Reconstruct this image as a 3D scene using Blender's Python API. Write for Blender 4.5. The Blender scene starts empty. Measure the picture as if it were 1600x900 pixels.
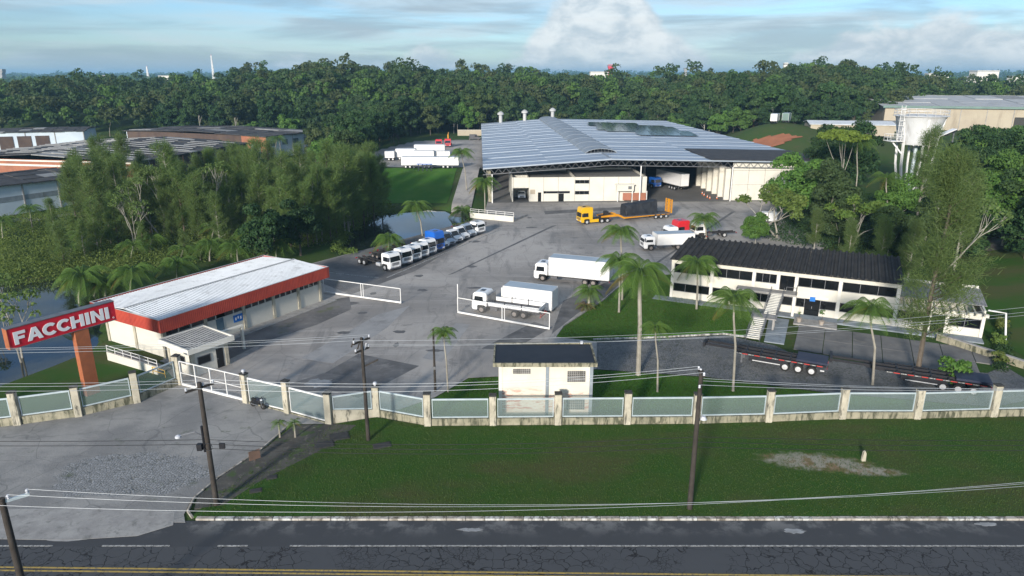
import bpy, bmesh, math, random
import numpy as np
from mathutils import Vector, Matrix
R = math.radians
SC = bpy.context.scene
COL = SC.collection
# ------------------------------------------------------------------ camera, sky, sun, exposure
CAM_H, CAM_F, CAM_P = 30.0, 1085.0, R(17.06)
cd = bpy.data.cameras.new('camera')
cam = bpy.data.objects.new('camera', cd); COL.objects.link(cam)
cam.location = (0, 0, CAM_H); cam.rotation_euler = (R(90) - CAM_P, 0, 0)
cd.sensor_width = 36; cd.lens = CAM_F / 1600 * 36; cd.clip_start = .5; cd.clip_end = 30000
SC.camera = cam
SUN_EL, SUN_AZ = R(16), R(202)          # compass direction of the sun: 0 = +Y, 90 = +X
sun_dir = Vector((math.sin(SUN_AZ) * math.cos(SUN_EL), math.cos(SUN_AZ) * math.cos(SUN_EL), math.sin(SUN_EL)))
sl = bpy.data.lights.new('sun', 'SUN'); sl.energy = 3.2; sl.angle = R(6); sl.color = (1, .925, .83)
so = bpy.data.objects.new('sun', sl); COL.objects.link(so); so.location = (-60, -80, 60)
so.rotation_euler = sun_dir.to_track_quat('Z', 'Y').to_euler()
SC.view_settings.view_transform = 'Standard'; SC.view_settings.look = 'None'
SC.view_settings.exposure = 1.0; SC.view_settings.gamma = 1
try: SC.view_settings.use_curve_mapping = False
except Exception: pass
SC.cycles.max_bounces = 5; SC.cycles.diffuse_bounces = 3; SC.cycles.glossy_bounces = 2; SC.cycles.transmission_bounces = 2; SC.cycles.transparent_max_bounces = 12; SC.cycles.volume_bounces = 1
SC.cycles.use_denoising = True
SC.cycles.volume_max_steps = 64

class NT:
    """small helper for writing node trees"""
    def __init__(s, tree): s.t = tree; s.n = tree.nodes; s.l = tree.links
    def new(s, kind, **kw):
        n = s.n.new(kind)
        for k, v in kw.items(): setattr(n, k, v)
        return n
    def put(s, sock, v):
        if isinstance(v, bpy.types.NodeSocket): s.l.new(v, sock)
        elif isinstance(v, (tuple, list)) and len(v) == 3 and sock.type == 'RGBA': sock.default_value = (*v, 1)
        else: sock.default_value = v
    def math(s, op, a, b=0.0, clamp=False):
        n = s.new('ShaderNodeMath', operation=op, use_clamp=clamp); s.put(n.inputs[0], a); s.put(n.inputs[1], b); return n.outputs[0]
    def mix(s, f, a, b, mode='MIX'):
        n = s.new('ShaderNodeMix', data_type='RGBA', blend_type=mode); s.put(n.inputs[0], f); s.put(n.inputs[6], a); s.put(n.inputs[7], b); return n.outputs[2]
    def pos(s): return s.new('ShaderNodeNewGeometry').outputs['Position']
    def scale(s, v, sc, loc=(0, 0, 0), rot=(0, 0, 0)):
        n = s.new('ShaderNodeMapping'); s.put(n.inputs['Vector'], v); n.inputs['Scale'].default_value = sc; n.inputs['Location'].default_value = loc; n.inputs['Rotation'].default_value = rot; return n.outputs[0]
    def noise(s, v, sc=1, det=4, rough=.55, dist=0):
        n = s.new('ShaderNodeTexNoise'); s.put(n.inputs['Vector'], v); n.inputs['Scale'].default_value = sc; n.inputs['Detail'].default_value = det
        n.inputs['Roughness'].default_value = rough; n.inputs['Distortion'].default_value = dist; return n.outputs[0]
    def noisec(s, v, sc=1, det=2):
        n = s.new('ShaderNodeTexNoise'); s.put(n.inputs['Vector'], v); n.inputs['Scale'].default_value = sc; n.inputs['Detail'].default_value = det; return n.outputs[1]
    def voro(s, v, sc=1, feature='F1', out='Distance', rnd=1):
        n = s.new('ShaderNodeTexVoronoi', feature=feature); s.put(n.inputs['Vector'], v); n.inputs['Scale'].default_value = sc; n.inputs['Randomness'].default_value = rnd; return n.outputs[out]
    def step(s, v, a, b, lo=0.0, hi=1.0):
        n = s.new('ShaderNodeMapRange', clamp=True, interpolation_type='SMOOTHSTEP'); s.put(n.inputs[0], v)
        n.inputs[1].default_value = a; n.inputs[2].default_value = b; n.inputs[3].default_value = lo; n.inputs[4].default_value = hi; return n.outputs[0]
    def sep(s, v):
        n = s.new('ShaderNodeSeparateXYZ'); s.put(n.inputs[0], v); return n.outputs
    def comb(s, x, y, z):
        n = s.new('ShaderNodeCombineXYZ'); s.put(n.inputs[0], x); s.put(n.inputs[1], y); s.put(n.inputs[2], z); return n.outputs[0]
    def bump(s, h, st, d=.05):
        n = s.new('ShaderNodeBump'); n.inputs['Strength'].default_value = st; n.inputs['Distance'].default_value = d; s.put(n.inputs['Height'], h); return n.outputs[0]
    def warp(s, v, sc, amt):
        c = s.noisec(v, sc); n = s.new('ShaderNodeVectorMath', operation='MULTIPLY_ADD'); s.put(n.inputs[0], c); n.inputs[1].default_value = (amt,) * 3; s.put(n.inputs[2], v); return n.outputs[0]

# sky: Nishita with a broken cloud layer that runs all the way round
wd = bpy.data.worlds.new('World'); SC.world = wd; wd.use_nodes = True
w = NT(wd.node_tree); w.n.clear()
sky = w.new('ShaderNodeTexSky', sky_type='NISHITA', sun_disc=False, sun_elevation=SUN_EL, sun_rotation=SUN_AZ, altitude=50, air_density=1.0, dust_density=.6, ozone_density=2.5)
gen = w.new('ShaderNodeTexCoord').outputs['Generated']
dx, dy, dz = w.sep(gen)
az = w.math('ARCTAN2', dx, dy); el = w.math('ARCSINE', dz)
# streaky high layer
str_v = w.comb(w.math('MULTIPLY', az, 2.2), w.math('MULTIPLY', el, 17), 1.3)
st = w.step(w.noise(str_v, 1.3, 7, .6, .6), .38, .66)
st2 = w.step(w.noise(w.comb(w.math('MULTIPLY', az, 3.1), w.math('MULTIPLY', el, 30), 5.2), 1.3, 5, .55, .4), .42, .66)
# heaped cumulus standing on the horizon
cu_v = w.comb(w.math('MULTIPLY', az, 9), w.math('MULTIPLY', el, 15), .4)
cu_n = w.noise(cu_v, 1.5, 8, .58, .25)
prof = w.noise(w.comb(w.math('MULTIPLY', az, 4.2), 7.7, 0.0), 1.3, 3, .5)          # how tall the bank is in each direction
def bump_az(c, wdt, amp):
    t = w.math('DIVIDE', w.math('SUBTRACT', az, c), wdt); return w.math('MULTIPLY', w.math('EXPONENT', w.math('MULTIPLY', w.math('MULTIPLY', t, t), -1.0)), amp)
top = w.math('ADD', w.math('MULTIPLY', w.math('SUBTRACT', prof, .5), .16), w.math('ADD', w.math('ADD', bump_az(.13, .092, .15), bump_az(.60, .22, .082)), bump_az(-.10, .075, .05)))
cu_d = w.math('ADD', w.math('SUBTRACT', top, el), w.math('MULTIPLY', w.math('SUBTRACT', cu_n, .5), .085))
cu = w.step(cu_d, 0.0, .024)
cu_lit = w.step(w.noise(w.comb(w.math('MULTIPLY', az, 11), w.math('MULTIPLY', el, 20), 2.2), 1.7, 6, .6, .3), .34, .66)
skyc = w.mix(1.0, sky.outputs[0], (.47, .585, .75), 'MULTIPLY')
c1 = w.mix(w.math('MULTIPLY', st, .75), skyc, (2.7, 3.15, 3.4))
c2 = w.mix(w.math('MULTIPLY', st2, .6), c1, (1.35, 1.75, 2.1))
c3 = w.mix(w.math('MULTIPLY', cu, .9), c2, w.mix(cu_lit, (2.35, 2.75, 3.05), (3.8, 4.0, 4.05)))
c4 = w.mix(w.step(el, .0, .03, .5, 0.0), c3, (1.9, 2.5, 2.9))
bg = w.new('ShaderNodeBackground'); w.put(bg.inputs[0], c4); bg.inputs[1].default_value = .12
wo = w.new('ShaderNodeOutputWorld'); w.l.new(bg.outputs[0], wo.inputs[0])

# ------------------------------------------------------------------ materials
MAT = {}
def new_mat(name):
    m = bpy.data.materials.new(name); m.use_nodes = True; MAT[name] = m
    n = NT(m.node_tree); b = n.n['Principled BSDF']; return n, b
def M(name, c, c2=None, sc=.6, rough=.75, spec=.3, metal=0, bump=0, bsc=8, stain=None, rough2=None, coat=0):
    """plain weathered surface: two tones, optional streaky stains, optional relief"""
    n, b = new_mat(name); P = n.pos()
    c2 = c2 or tuple(v * .8 for v in c)
    col = n.mix(n.step(n.noise(P, sc, 5, .6), .3, .7), c, c2)
    col = n.mix(n.math('MULTIPLY', n.noise(P, sc * 14, 3), .22), col, tuple(v * .55 for v in c))
    if stain:
        sc_, scol, lo, hi = stain
        s1 = n.step(n.noise(n.scale(P, (sc_, sc_, sc_ * .22)), 1, 6, .68, .4), lo, hi); col = n.mix(n.math('MULTIPLY', s1, .85), col, scol)
    n.put(b.inputs['Base Color'], col); b.inputs['Roughness'].default_value = rough; b.inputs['Specular IOR Level'].default_value = spec; b.inputs['Metallic'].default_value = metal
    if rough2 is not None: n.put(b.inputs['Roughness'], n.step(n.noise(P, sc * 3, 4), .3, .7, rough, rough2))
    if coat: b.inputs['Coat Weight'].default_value = coat; b.inputs['Coat Roughness'].default_value = .08
    if bump: n.put(b.inputs['Normal'], n.bump(n.noise(P, bsc, 4), bump, .04))
    return MAT[name]
M('wall_cream', (.64, .615, .54), (.58, .555, .48), .35, .85, stain=(1.1, (.30, .27, .20), .60, .78), bump=.15)
M('wall_white', (.70, .68, .62), (.63, .61, .54), .5, .85, stain=(1.3, (.28, .25, .20), .60, .78), bump=.15)
M('post_concrete', (.52, .48, .38), (.38, .35, .27), 1.2, .9, stain=(3.0, (.06, .06, .05), .52, .66), bump=.4, bsc=14)
M('wall_mossy', (.36, .33, .24), (.22, .21, .15), 1.3, .95, stain=(2.6, (.045, .05, .03), .46, .62), bump=.5, bsc=10)
M('soot', (.035, .035, .033), (.07, .068, .06), 4, .9)
M('concrete', (.36, .35, .33), (.26, .25, .24), .8, .9, stain=(1.2, (.12, .12, .11), .5, .75), bump=.3)
M('concrete_blue', (.27, .31, .34), (.20, .23, .26), .8, .85, stain=(1.0, (.12, .13, .13), .5, .75))
M('slab_dark', (.185, .18, .172), (.125, .124, .122), .5, .9, stain=(.9, (.22, .2, .17), .55, .75), bump=.3)
M('kerb_stone', (.50, .47, .42), (.26, .23, .19), 1.4, .92, stain=(2.2, (.09, .08, .06), .48, .62), bump=.5)
M('kerb_white', (.60, .60, .57), (.40, .39, .36), 2.4, .9, stain=(2.6, (.11, .10, .085), .44, .60), bump=.4)
M('roof_metal', (.36, .41, .47), (.31, .36, .42), .12, .42, .5, .35, rough2=.58)
M('roof_metal_b', (.41, .46, .52), (.35, .40, .46), .12, .40, .5, .35, rough2=.58)
M('roof_vault', (.30, .33, .36), (.24, .27, .30), .15, .5, .4, .25, stain=(.3, (.2, .2, .2), .5, .75))
M('roof_dark', (.032, .032, .033), (.055, .053, .05), .7, .92, .15, stain=(.8, (.10, .095, .085), .56, .8))
M('roof_sooty', (.045, .045, .05), (.075, .073, .072), .4, .85, .2, stain=(.5, (.14, .135, .13), .52, .8))
M('roof_flat_black', (.014, .016, .022), (.022, .024, .03), 1, .55, .3)
M('roof_white', (.70, .72, .73), (.60, .62, .63), .25, .55, .4, stain=(.8, (.40, .41, .41), .5, .72))
M('roof_grey', (.30, .30, .29), (.22, .22, .22), .8, .8, stain=(.9, (.10, .10, .1), .5, .75))
M('roof_grey_light', (.46, .46, .45), (.38, .39, .39), .2, .7, stain=(.2, (.28, .28, .28), .5, .75))
M('edge_green', (.16, .24, .21), (.13, .19, .17), .3, .7)
M('red_fascia', (.47, .075, .045), (.38, .055, .038), .7, .6, .35, stain=(1.4, (.2, .035, .03), .56, .8))
M('sign_red', (.60, .012, .03), (.52, .01, .028), 1, .4, .4)
M('sign_white', (.80, .80, .80), (.74, .74, .75), 1, .5)
M('sign_orange', (.40, .13, .055), (.30, .10, .045), 1.1, .7, stain=(1.6, (.2, .06, .02), .54, .75))
M('brick_orange', (.36, .15, .09), (.28, .115, .07), .3, .9, stain=(.5, (.2, .09, .06), .55, .8))
M('brick_dark', (.10, .07, .055), (.07, .05, .045), .3, .9)
M('wall_blue_white', (.60, .68, .74), (.5, .58, .66), .15, .8, stain=(.4, (.38, .42, .46), .55, .8))
M('wall_beige', (.42, .37, .28), (.36, .31, .24), .1, .85, stain=(.3, (.24, .2, .15), .52, .75))
M('white_steel', (.74, .74, .73), (.62, .61, .58), 1.2, .5, .4, stain=(1.6, (.34, .27, .2), .64, .78))
M('tank_white', (.60, .61, .61), (.50, .51, .51), .3, .55, .4, stain=(.7, (.33, .31, .28), .52, .75))
M('pale_steel', (.52, .60, .63), (.42, .49, .52), 1.0, .45, .4, .2)
M('grey_steel', (.22, .23, .24), (.15, .15, .16), 1.5, .5, .4, .5)
M('rust_steel', (.16, .10, .075), (.10, .07, .055), 1.5, .8)
M('black_steel', (.012, .013, .017), (.02, .02, .024), 2, .5, .4, .2)
M('chassis_black', (.018, .018, .02), (.035, .032, .03), 1.5, .7, .3)
M('rubber', (.018, .018, .018), (.035, .034, .032), 4, .9, .2)
M('rim_white', (.62, .63, .64), (.48, .48, .48), 4, .45, .5, .3)
M('rim_dusty', (.24, .21, .19), (.18, .16, .15), 4, .7)
M('paint_white', (.80, .80, .79), (.75, .75, .74), .6, .32, .5, coat=.35)
M('paint_offwhite', (.74, .73, .70), (.66, .65, .62), .5, .45, .4, stain=(.9, (.5, .48, .44), .62, .85))
M('paint_yellow', (.72, .42, .012), (.66, .38, .01), .6, .32, .5, coat=.35)
M('paint_orange', (.62, .27, .012), (.55, .23, .01), .8, .5, .4)
M('paint_red', (.60, .02, .03), (.5, .018, .025), .7, .35, .5, coat=.3)
M('paint_blue', (.015, .12, .50), (.012, .10, .42), .7, .32, .5, coat=.35)
M('paint_silver', (.42, .48, .54), (.37, .43, .49), .7, .3, .5, .4, coat=.3)
M('box_roof_shaded', (.40, .47, .53), (.34, .41, .47), .5, .6, .3, .1)  # white cargo box tops: bluish low-sun shade put into the base colour
M('navy_plate', (.018, .024, .05), (.03, .035, .06), 1, .5)
M('tarp', (.016, .018, .023), (.03, .034, .04), .9, .6, .3, bump=.7, bsc=2.2)
M('plastic_grey', (.10, .10, .11), (.08, .08, .085), 2, .6)
M('lamp_clear', (.62, .64, .66), (.55, .57, .6), 2, .15, .6)
M('lamp_red', (.4, .01, .01), (.3, .01, .01), 2, .25)
M('stripe_red', (.52, .05, .04), (.45, .05, .04), 2, .5)
M('sign_blue', (.02, .16, .50), (.02, .14, .45), 2, .4)
M('wood_pole', (.055, .047, .04), (.035, .03, .026), 1.6, .92, stain=(3, (.12, .11, .1), .58, .75), bump=.5, bsc=20)
M('insulator', (.55, .57, .6), (.45, .46, .5), 4, .25, .5)
M('wire_alu', (.42, .45, .47), (.36, .38, .40), 1, .5, .4, .2)
M('wire_black', (.012, .012, .013), (.02, .02, .02), 1, .7)
M('cone_orange', (.7, .16, .03), (.62, .13, .02), 3, .6)
M('terracotta', (.42, .36, .30), (.34, .3, .26), 3, .9)
M('bark_brown', (.13, .105, .08), (.085, .07, .055), 1.4, .95, stain=(2.5, (.2, .185, .16), .55, .75), bump=.6, bsc=7)
M('bark_pale', (.36, .34, .29), (.25, .235, .20), 1.3, .9, stain=(2.0, (.14, .13, .105), .55, .75), bump=.4)
M('palm_trunk', (.32, .30, .25), (.22, .20, .165), 1.0, .92, stain=(1.6, (.12, .11, .09), .55, .75), bump=.5, bsc=9)
M('coconut', (.22, .19, .05), (.16, .12, .03), 5, .6)
M('deadleaf', (.22, .14, .05), (.17, .10, .035), 2, .8)
M('red_soil', (.36, .14, .07), (.28, .11, .055), .3, .95, bump=.5, bsc=1)
M('interior', (.20, .20, .19), (.15, .15, .15), .4, .9)
M('hall_floor', (.16, .155, .15), (.12, .12, .115), .2, .8)
M('line_white', (.50, .50, .48), (.30, .30, .29), 3, .85, stain=(5, (.09, .09, .09), .42, .58))
M('line_yellow', (.42, .30, .08), (.30, .22, .07), 3, .85, stain=(5, (.12, .11, .08), .5, .64))
M('pale_cement', (.34, .35, .355), (.22, .225, .23), 1.2, .9, stain=(3, (.2, .2, .2), .5, .7))
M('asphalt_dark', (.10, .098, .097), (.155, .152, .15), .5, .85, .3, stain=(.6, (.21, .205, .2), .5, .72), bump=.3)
M('concrete_pale', (.34, .335, .325), (.27, .265, .26), .3, .88, stain=(.5, (.2, .195, .19), .48, .7), bump=.3)
M('manhole', (.035, .035, .036), (.055, .055, .055), 2, .85)
def glass(name, c, rough=.08):
    n, b = new_mat(name); n.put(b.inputs['Base Color'], c); b.inputs['Roughness'].default_value = rough; b.inputs['Specular IOR Level'].default_value = .6
glass('glass_dark', (.006, .007, .008)); glass('glass_vehicle', (.012, .015, .018), .05); glass('glass_blue', (.10, .16, .2), .1)
glass('solar', (.018, .03, .045), .12)

def leaf_mat(name, c, c2, c3, trans=.35, rough=.6):
    """foliage: every leaf clump and every plant its own tone"""
    m = bpy.data.materials.new(name); m.use_nodes = True; MAT[name] = m; n = NT(m.node_tree); n.n.clear()
    g = n.new('ShaderNodeNewGeometry'); oi = n.new('ShaderNodeObjectInfo')
    isl = g.outputs['Random Per Island']; rnd = oi.outputs['Random']
    big = n.noise(g.outputs['Position'], .06, 3)
    col = n.mix(n.math('POWER', isl, 1.3), c, c2)
    col = n.mix(n.math('MULTIPLY', n.step(n.math('ADD', n.math('MULTIPLY', rnd, .6), n.math('MULTIPLY', big, .5)), .3, .85), .8), col, c3)
    d = n.new('ShaderNodeBsdfPrincipled'); n.put(d.inputs['Base Color'], col); d.inputs['Roughness'].default_value = rough; d.inputs['Specular IOR Level'].default_value = .18
    t = n.new('ShaderNodeBsdfTranslucent'); n.put(t.inputs[0], n.mix(.5, col, (c2[0] * 1.3, c2[1] * 1.3, c2[2])))
    mx = n.new('ShaderNodeMixShader'); mx.inputs[0].default_value = trans; n.l.new(d.outputs[0], mx.inputs[1]); n.l.new(t.outputs[0], mx.inputs[2])
    o = n.new('ShaderNodeOutputMaterial'); n.l.new(mx.outputs[0], o.inputs[0])
leaf_mat('leaf_forest', (.036, .083, .028), (.075, .14, .040), (.055, .082, .032))
leaf_mat('leaf_bright', (.065, .15, .03), (.125, .235, .045), (.085, .15, .036))
leaf_mat('leaf_olive', (.06, .095, .03), (.11, .15, .045), (.07, .088, .036))
leaf_mat('leaf_yellow', (.13, .19, .03), (.20, .26, .04), (.11, .17, .03))
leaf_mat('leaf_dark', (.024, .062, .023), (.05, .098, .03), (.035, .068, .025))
leaf_mat('leaf_wispy', (.10, .165, .05), (.18, .255, .075), (.13, .18, .062), .5)
leaf_mat('leaf_palm', (.075, .15, .03), (.145, .24, .05), (.10, .165, .038), .4, .45)
leaf_mat('leaf_palm_old', (.16, .15, .035), (.24, .19, .04), (.13, .11, .03), .35)
leaf_mat('leaf_wild', (.08, .145, .03), (.165, .24, .05), (.14, .165, .048), .4)
leaf_mat('leaf_cycad', (.075, .12, .04), (.14, .16, .05), (.16, .10, .05), .3)
leaf_mat('grass_blade', (.034, .09, .015), (.066, .135, .024), (.075, .10, .03), .3)

def ground_mats():
    # lawn of the verge: mown grass, worn brownish areas, one washed-out sandy patch
    n, b = new_mat('lawn'); P = n.pos()
    col = n.mix(n.step(n.noise(P, .22, 5, .6), .35, .68), (.037, .094, .015), (.056, .09, .021))
    col = n.mix(n.math('MULTIPLY', n.step(n.noise(n.scale(P, (.07, .16, .1)), 1, 4, .6), .46, .66), .9), col, (.088, .080, .036))
    col = n.mix(n.math('MULTIPLY', n.noise(P, 5, 4, .7), .5), col, (.025, .065, .011))
    col = n.mix(n.math('MULTIPLY', n.step(n.noise(P, 16, 3, .7), .5, .75), .5), col, (.075, .135, .03))
    X, Y, Z = n.sep(P)
    def worn(cx, cy, rx, ry, k):
        a_ = n.math('DIVIDE', n.math('SUBTRACT', n.math('ADD', X, n.math('MULTIPLY', n.math('SUBTRACT', Y, cy), k)), cx), rx); b_ = n.math('DIVIDE', n.math('SUBTRACT', Y, cy), ry); return n.math('ADD', n.math('MULTIPLY', a_, a_), n.math('MULTIPLY', b_, b_))
    rag = n.math('MULTIPLY', n.math('SUBTRACT', n.noise(P, 1.6, 6, .75), .5), 3.2)
    w1 = n.step(n.math('ADD', n.math('MINIMUM', worn(24.6, 49.5, 4.0, 1.5, 1.2), worn(28.0, 48.2, 2.6, .8, 1.2)), rag), .0, 1.5, 1, 0)
    col = n.mix(n.math('MULTIPLY', w1, .85), col, n.mix(n.step(n.noise(P, .8, 3), .45, .6), (.34, .31, .26), (.26, .17, .105)))
    bare = n.step(n.noise(P, .55, 6, .72), .66, .74); col = n.mix(n.math('MULTIPLY', bare, .6), col, (.20, .175, .12))
    n.put(b.inputs['Base Color'], col); b.inputs['Roughness'].default_value = .95; b.inputs['Specular IOR Level'].default_value = .1
    n.put(b.inputs['Normal'], n.bump(n.noise(P, 9, 5, .75), .8, .08))
    # wild terrain: grass, scrub, earth, red soil scars
    n, b = new_mat('terrain'); P = n.pos(); X, Y, Z = n.sep(P)
    col = n.mix(n.step(n.noise(P, .05, 5, .6), .35, .65), (.045, .095, .02), (.075, .10, .032))
    col = n.mix(n.step(n.noise(P, .35, 5, .65), .52, .72), col, (.105, .092, .045))
    col = n.mix(n.math('MULTIPLY', n.noise(P, 2.2, 4, .7), .55), col, (.022, .05, .01))
    n.put(b.inputs['Base Color'], col); b.inputs['Roughness'].default_value = .95; b.inputs['Specular IOR Level'].default_value = .1
    n.put(b.inputs['Normal'], n.bump(n.noise(P, 3, 5, .75), .9, .2))
    # mown bright bank and inner lawns
    n, b = new_mat('lawn_bright'); P = n.pos()
    col = n.mix(n.step(n.noise(P, .25, 5, .6), .35, .68), (.062, .17, .019), (.09, .185, .028))
    col = n.mix(n.math('MULTIPLY', n.noise(P, 4, 4, .7), .5), col, (.022, .066, .008))
    n.put(b.inputs['Base Color'], col); b.inputs['Roughness'].default_value = .95; b.inputs['Specular IOR Level'].default_value = .1
    n.put(b.inputs['Normal'], n.bump(n.noise(P, 8, 5, .75), .7, .08))
    # public road: old asphalt with crocodile cracks, newer smooth patches and a dark strip by the kerb
    n, b = new_mat('road'); P = n.pos(); X, Y, Z = n.sep(P)
    W = n.warp(P, 1.4, .75); n_w = .04
    cr1 = n.step(n.voro(n.warp(W, .35, 1.6), 1.0, 'DISTANCE_TO_EDGE'), .006, n_w, 1, 0); cr2 = n.step(n.voro(n.warp(P, 3, .3), 3.0, 'DISTANCE_TO_EDGE'), .01, .07, 1, 0)
    msk = n.step(n.noise(P, .13, 3, .5), .40, .50); msk2 = n.step(n.noise(P, .35, 3), .52, .6)
    lane = n.step(Y, 39.05, 39.15, 1, 0)
    col = n.mix(n.noise(P, .25, 5, .65), (.05, .053, .058), (.075, .078, .083)); col = n.mix(n.math('MULTIPLY', n.noise(P, 22, 3, .8), .5), col, (.038, .04, .043))
    col = n.mix(n.math('MULTIPLY', lane, .35), col, (.092, .096, .102))
    crk = n.math('MULTIPLY', n.math('MAXIMUM', n.math('MULTIPLY', cr1, msk), n.math('MULTIPLY', n.math('MULTIPLY', cr2, msk2), .8)), lane)
    col = n.mix(n.math('MULTIPLY', crk, .9), col, (.014, .014, .015))
    edge = n.math('MULTIPLY', n.step(Y, 39.8, 41.8), n.step(n.noise(P, .5, 5, .65), .46, .62)); col = n.mix(n.math('MULTIPLY', edge, .6), col, (.22, .22, .215))
    n.put(b.inputs['Base Color'], col); b.inputs['Roughness'].default_value = .88; b.inputs['Specular IOR Level'].default_value = .22
    n.put(b.inputs['Normal'], n.bump(n.math('SUBTRACT', n.noise(P, 30, 3), crk), .5, .02))
    # yard: worn grey asphalt and concrete in big bays, wheel sweeps, stains
    n, b = new_mat('yard'); P = n.pos()
    col = n.mix(n.step(n.noise(P, .045, 5, .6, .5), .36, .64), (.46, .425, .385), (.26, .242, .222))
    sw = n.noise(n.scale(P, (.05, .5, 1), rot=(0, 0, R(-63))), 1, 6, .7, .8); col = n.mix(n.math('MULTIPLY', n.step(sw, .5, .68), .6), col, (.47, .44, .405))
    sw2 = n.noise(n.scale(P, (.45, .07, 1), rot=(0, 0, R(30))), 1, 6, .7, .5); col = n.mix(n.math('MULTIPLY', n.step(sw2, .5, .66), .5), col, (.14, .136, .132))
    col = n.mix(n.math('MULTIPLY', n.step(n.noise(P, .35, 6, .7), .56, .68), .5), col, (.10, .098, .096))
    jo = n.voro(n.warp(P, .3, .8), .16, 'DISTANCE_TO_EDGE'); col = n.mix(n.math('MULTIPLY', n.step(jo, .004, .014, 1, 0), .25), col, (.10, .10, .10))
    col = n.mix(n.math('MULTIPLY', n.noise(P, 6, 4, .75), .4), col, (.14, .137, .133))
    n.put(b.inputs['Base Color'], col); n.put(b.inputs['Roughness'], n.step(n.noise(P, .2, 4), .3, .7, .7, .92)); b.inputs['Specular IOR Level'].default_value = .3
    n.put(b.inputs['Normal'], n.bump(n.noise(P, 5, 6, .75), .5, .03))
    # mossy concrete court by the white-roofed building
    n, b = new_mat('court'); P = n.pos()
    col = n.mix(n.step(n.noise(P, .16, 6, .65), .38, .62), (.17, .162, .155), (.10, .097, .095)); col = n.mix(n.math('MULTIPLY', n.step(n.noise(P, .3, 5, .6), .56, .7), .8), col, (.10, .115, .05))
    col = n.mix(n.math('MULTIPLY', n.step(n.noise(P, .7, 5, .7), .55, .7), .5), col, (.28, .265, .25))
    n.put(b.inputs['Base Color'], col); b.inputs['Roughness'].default_value = .9; n.put(b.inputs['Normal'], n.bump(n.noise(P, 5, 5, .75), .6, .04))
    # entrance apron: worn concrete bays over grey setts
    n, b = new_mat('apron'); P = n.pos()
    Wp = n.warp(P, .6, .5); ve = n.voro(Wp, 4.6, 'DISTANCE_TO_EDGE', rnd=.75); joint = n.step(ve, .02, .13, 1, 0); tone = n.voro(Wp, 4.6, 'F1', 'Color', rnd=.75)
    sett = n.mix(n.sep(tone)[0], (.24, .245, .25), (.36, .365, .37)); sett = n.mix(joint, sett, (.13, .135, .125))
    conc = n.mix(n.step(n.noise(P, .18, 6, .65), .38, .62), (.34, .33, .31), (.22, .217, .21)); conc = n.mix(n.math('MULTIPLY', n.step(n.noise(n.scale(P, (.25, .9, 1)), 1, 6, .7), .54, .68), .5), conc, (.14, .137, .133))
    cb = n.voro(n.warp(P, .5, .6), .22, 'DISTANCE_TO_EDGE'); conc = n.mix(n.math('MULTIPLY', n.step(cb, .003, .009, 1, 0), .45), conc, (.10, .10, .10))
    X, Y, Z = n.sep(P); zx = n.math('SUBTRACT', X, -29.5); zy = n.math('SUBTRACT', Y, 47.8)
    dist = n.math('SQRT', n.math('ADD', n.math('MULTIPLY', n.math('MULTIPLY', zx, zx), .022), n.math('MULTIPLY', n.math('MULTIPLY', zy, zy), .085)))
    area = n.step(n.math('ADD', dist, n.math('MULTIPLY', n.math('SUBTRACT', n.noise(P, .35, 5, .6), .5), 1.1)), .85, 1.02, 1, 0)
    col = n.mix(area, conc, sett); col = n.mix(n.math('MULTIPLY', n.noise(P, 7, 4, .75), .4), col, (.09, .088, .085))
    col = n.mix(n.math('MULTIPLY', n.step(n.noise(P, .5, 5, .65), .6, .7), .6), col, (.055, .075, .03))
    n.put(b.inputs['Base Color'], col); b.inputs['Roughness'].default_value = .9
    n.put(b.inputs['Normal'], n.bump(n.math('SUBTRACT', n.noise(P, 6, 5, .75), n.math('MULTIPLY', n.math('MULTIPLY', joint, area), 1.2)), .7, .05))
    # dark setts of the inner lane
    n, b = new_mat('setts'); P = n.pos()
    ve = n.voro(n.warp(P, .6, .2), 4.2, 'DISTANCE_TO_EDGE', rnd=.55); tone = n.voro(n.warp(P, .6, .2), 4.2, 'F1', 'Color', rnd=.55); joint = n.step(ve, .02, .12, 1, 0)
    col = n.mix(n.sep(tone)[0], (.11, .113, .12), (.17, .172, .178)); col = n.mix(joint, col, (.065, .07, .055)); col = n.mix(n.math('MULTIPLY', n.step(n.noise(P, .3, 5, .6), .5, .66), .5), col, (.21, .205, .19))
    n.put(b.inputs['Base Color'], col); b.inputs['Roughness'].default_value = .88; n.put(b.inputs['Normal'], n.bump(n.math('SUBTRACT', n.noise(P, 6, 4), joint), .7, .05))
    # earth strip beside the apron
    n, b = new_mat('earth'); P = n.pos()
    col = n.mix(n.step(n.noise(P, .5, 5, .65), .4, .62), (.055, .052, .046), (.085, .08, .068)); col = n.mix(n.step(n.noise(P, .6, 5, .6), .54, .64), col, (.045, .075, .02)); col = n.mix(n.math('MULTIPLY', n.step(n.noise(P, 2, 4, .7), .58, .7), .6), col, (.2, .18, .15))
    n.put(b.inputs['Base Color'], col); b.inputs['Roughness'].default_value = .95; n.put(b.inputs['Normal'], n.bump(n.noise(P, 6, 5, .75), .8, .06))
    n, b = new_mat('water'); P = n.pos(); b.inputs['Base Color'].default_value = (.012, .018, .016, 1); b.inputs['Roughness'].default_value = .03; b.inputs['IOR'].default_value = 1.33; b.inputs['Specular IOR Level'].default_value = .9
    n.put(b.inputs['Normal'], n.bump(n.noise(n.scale(P, (1, .6, 1)), .8, 3), .05, .05))
    # woven wire infill of the fence panels: thin pale wires with open holes between
    n, b = new_mat('wire_mesh'); P = n.pos()
    n.put(b.inputs['Base Color'], (.27, .35, .335)); b.inputs['Roughness'].default_value = .7
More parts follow.
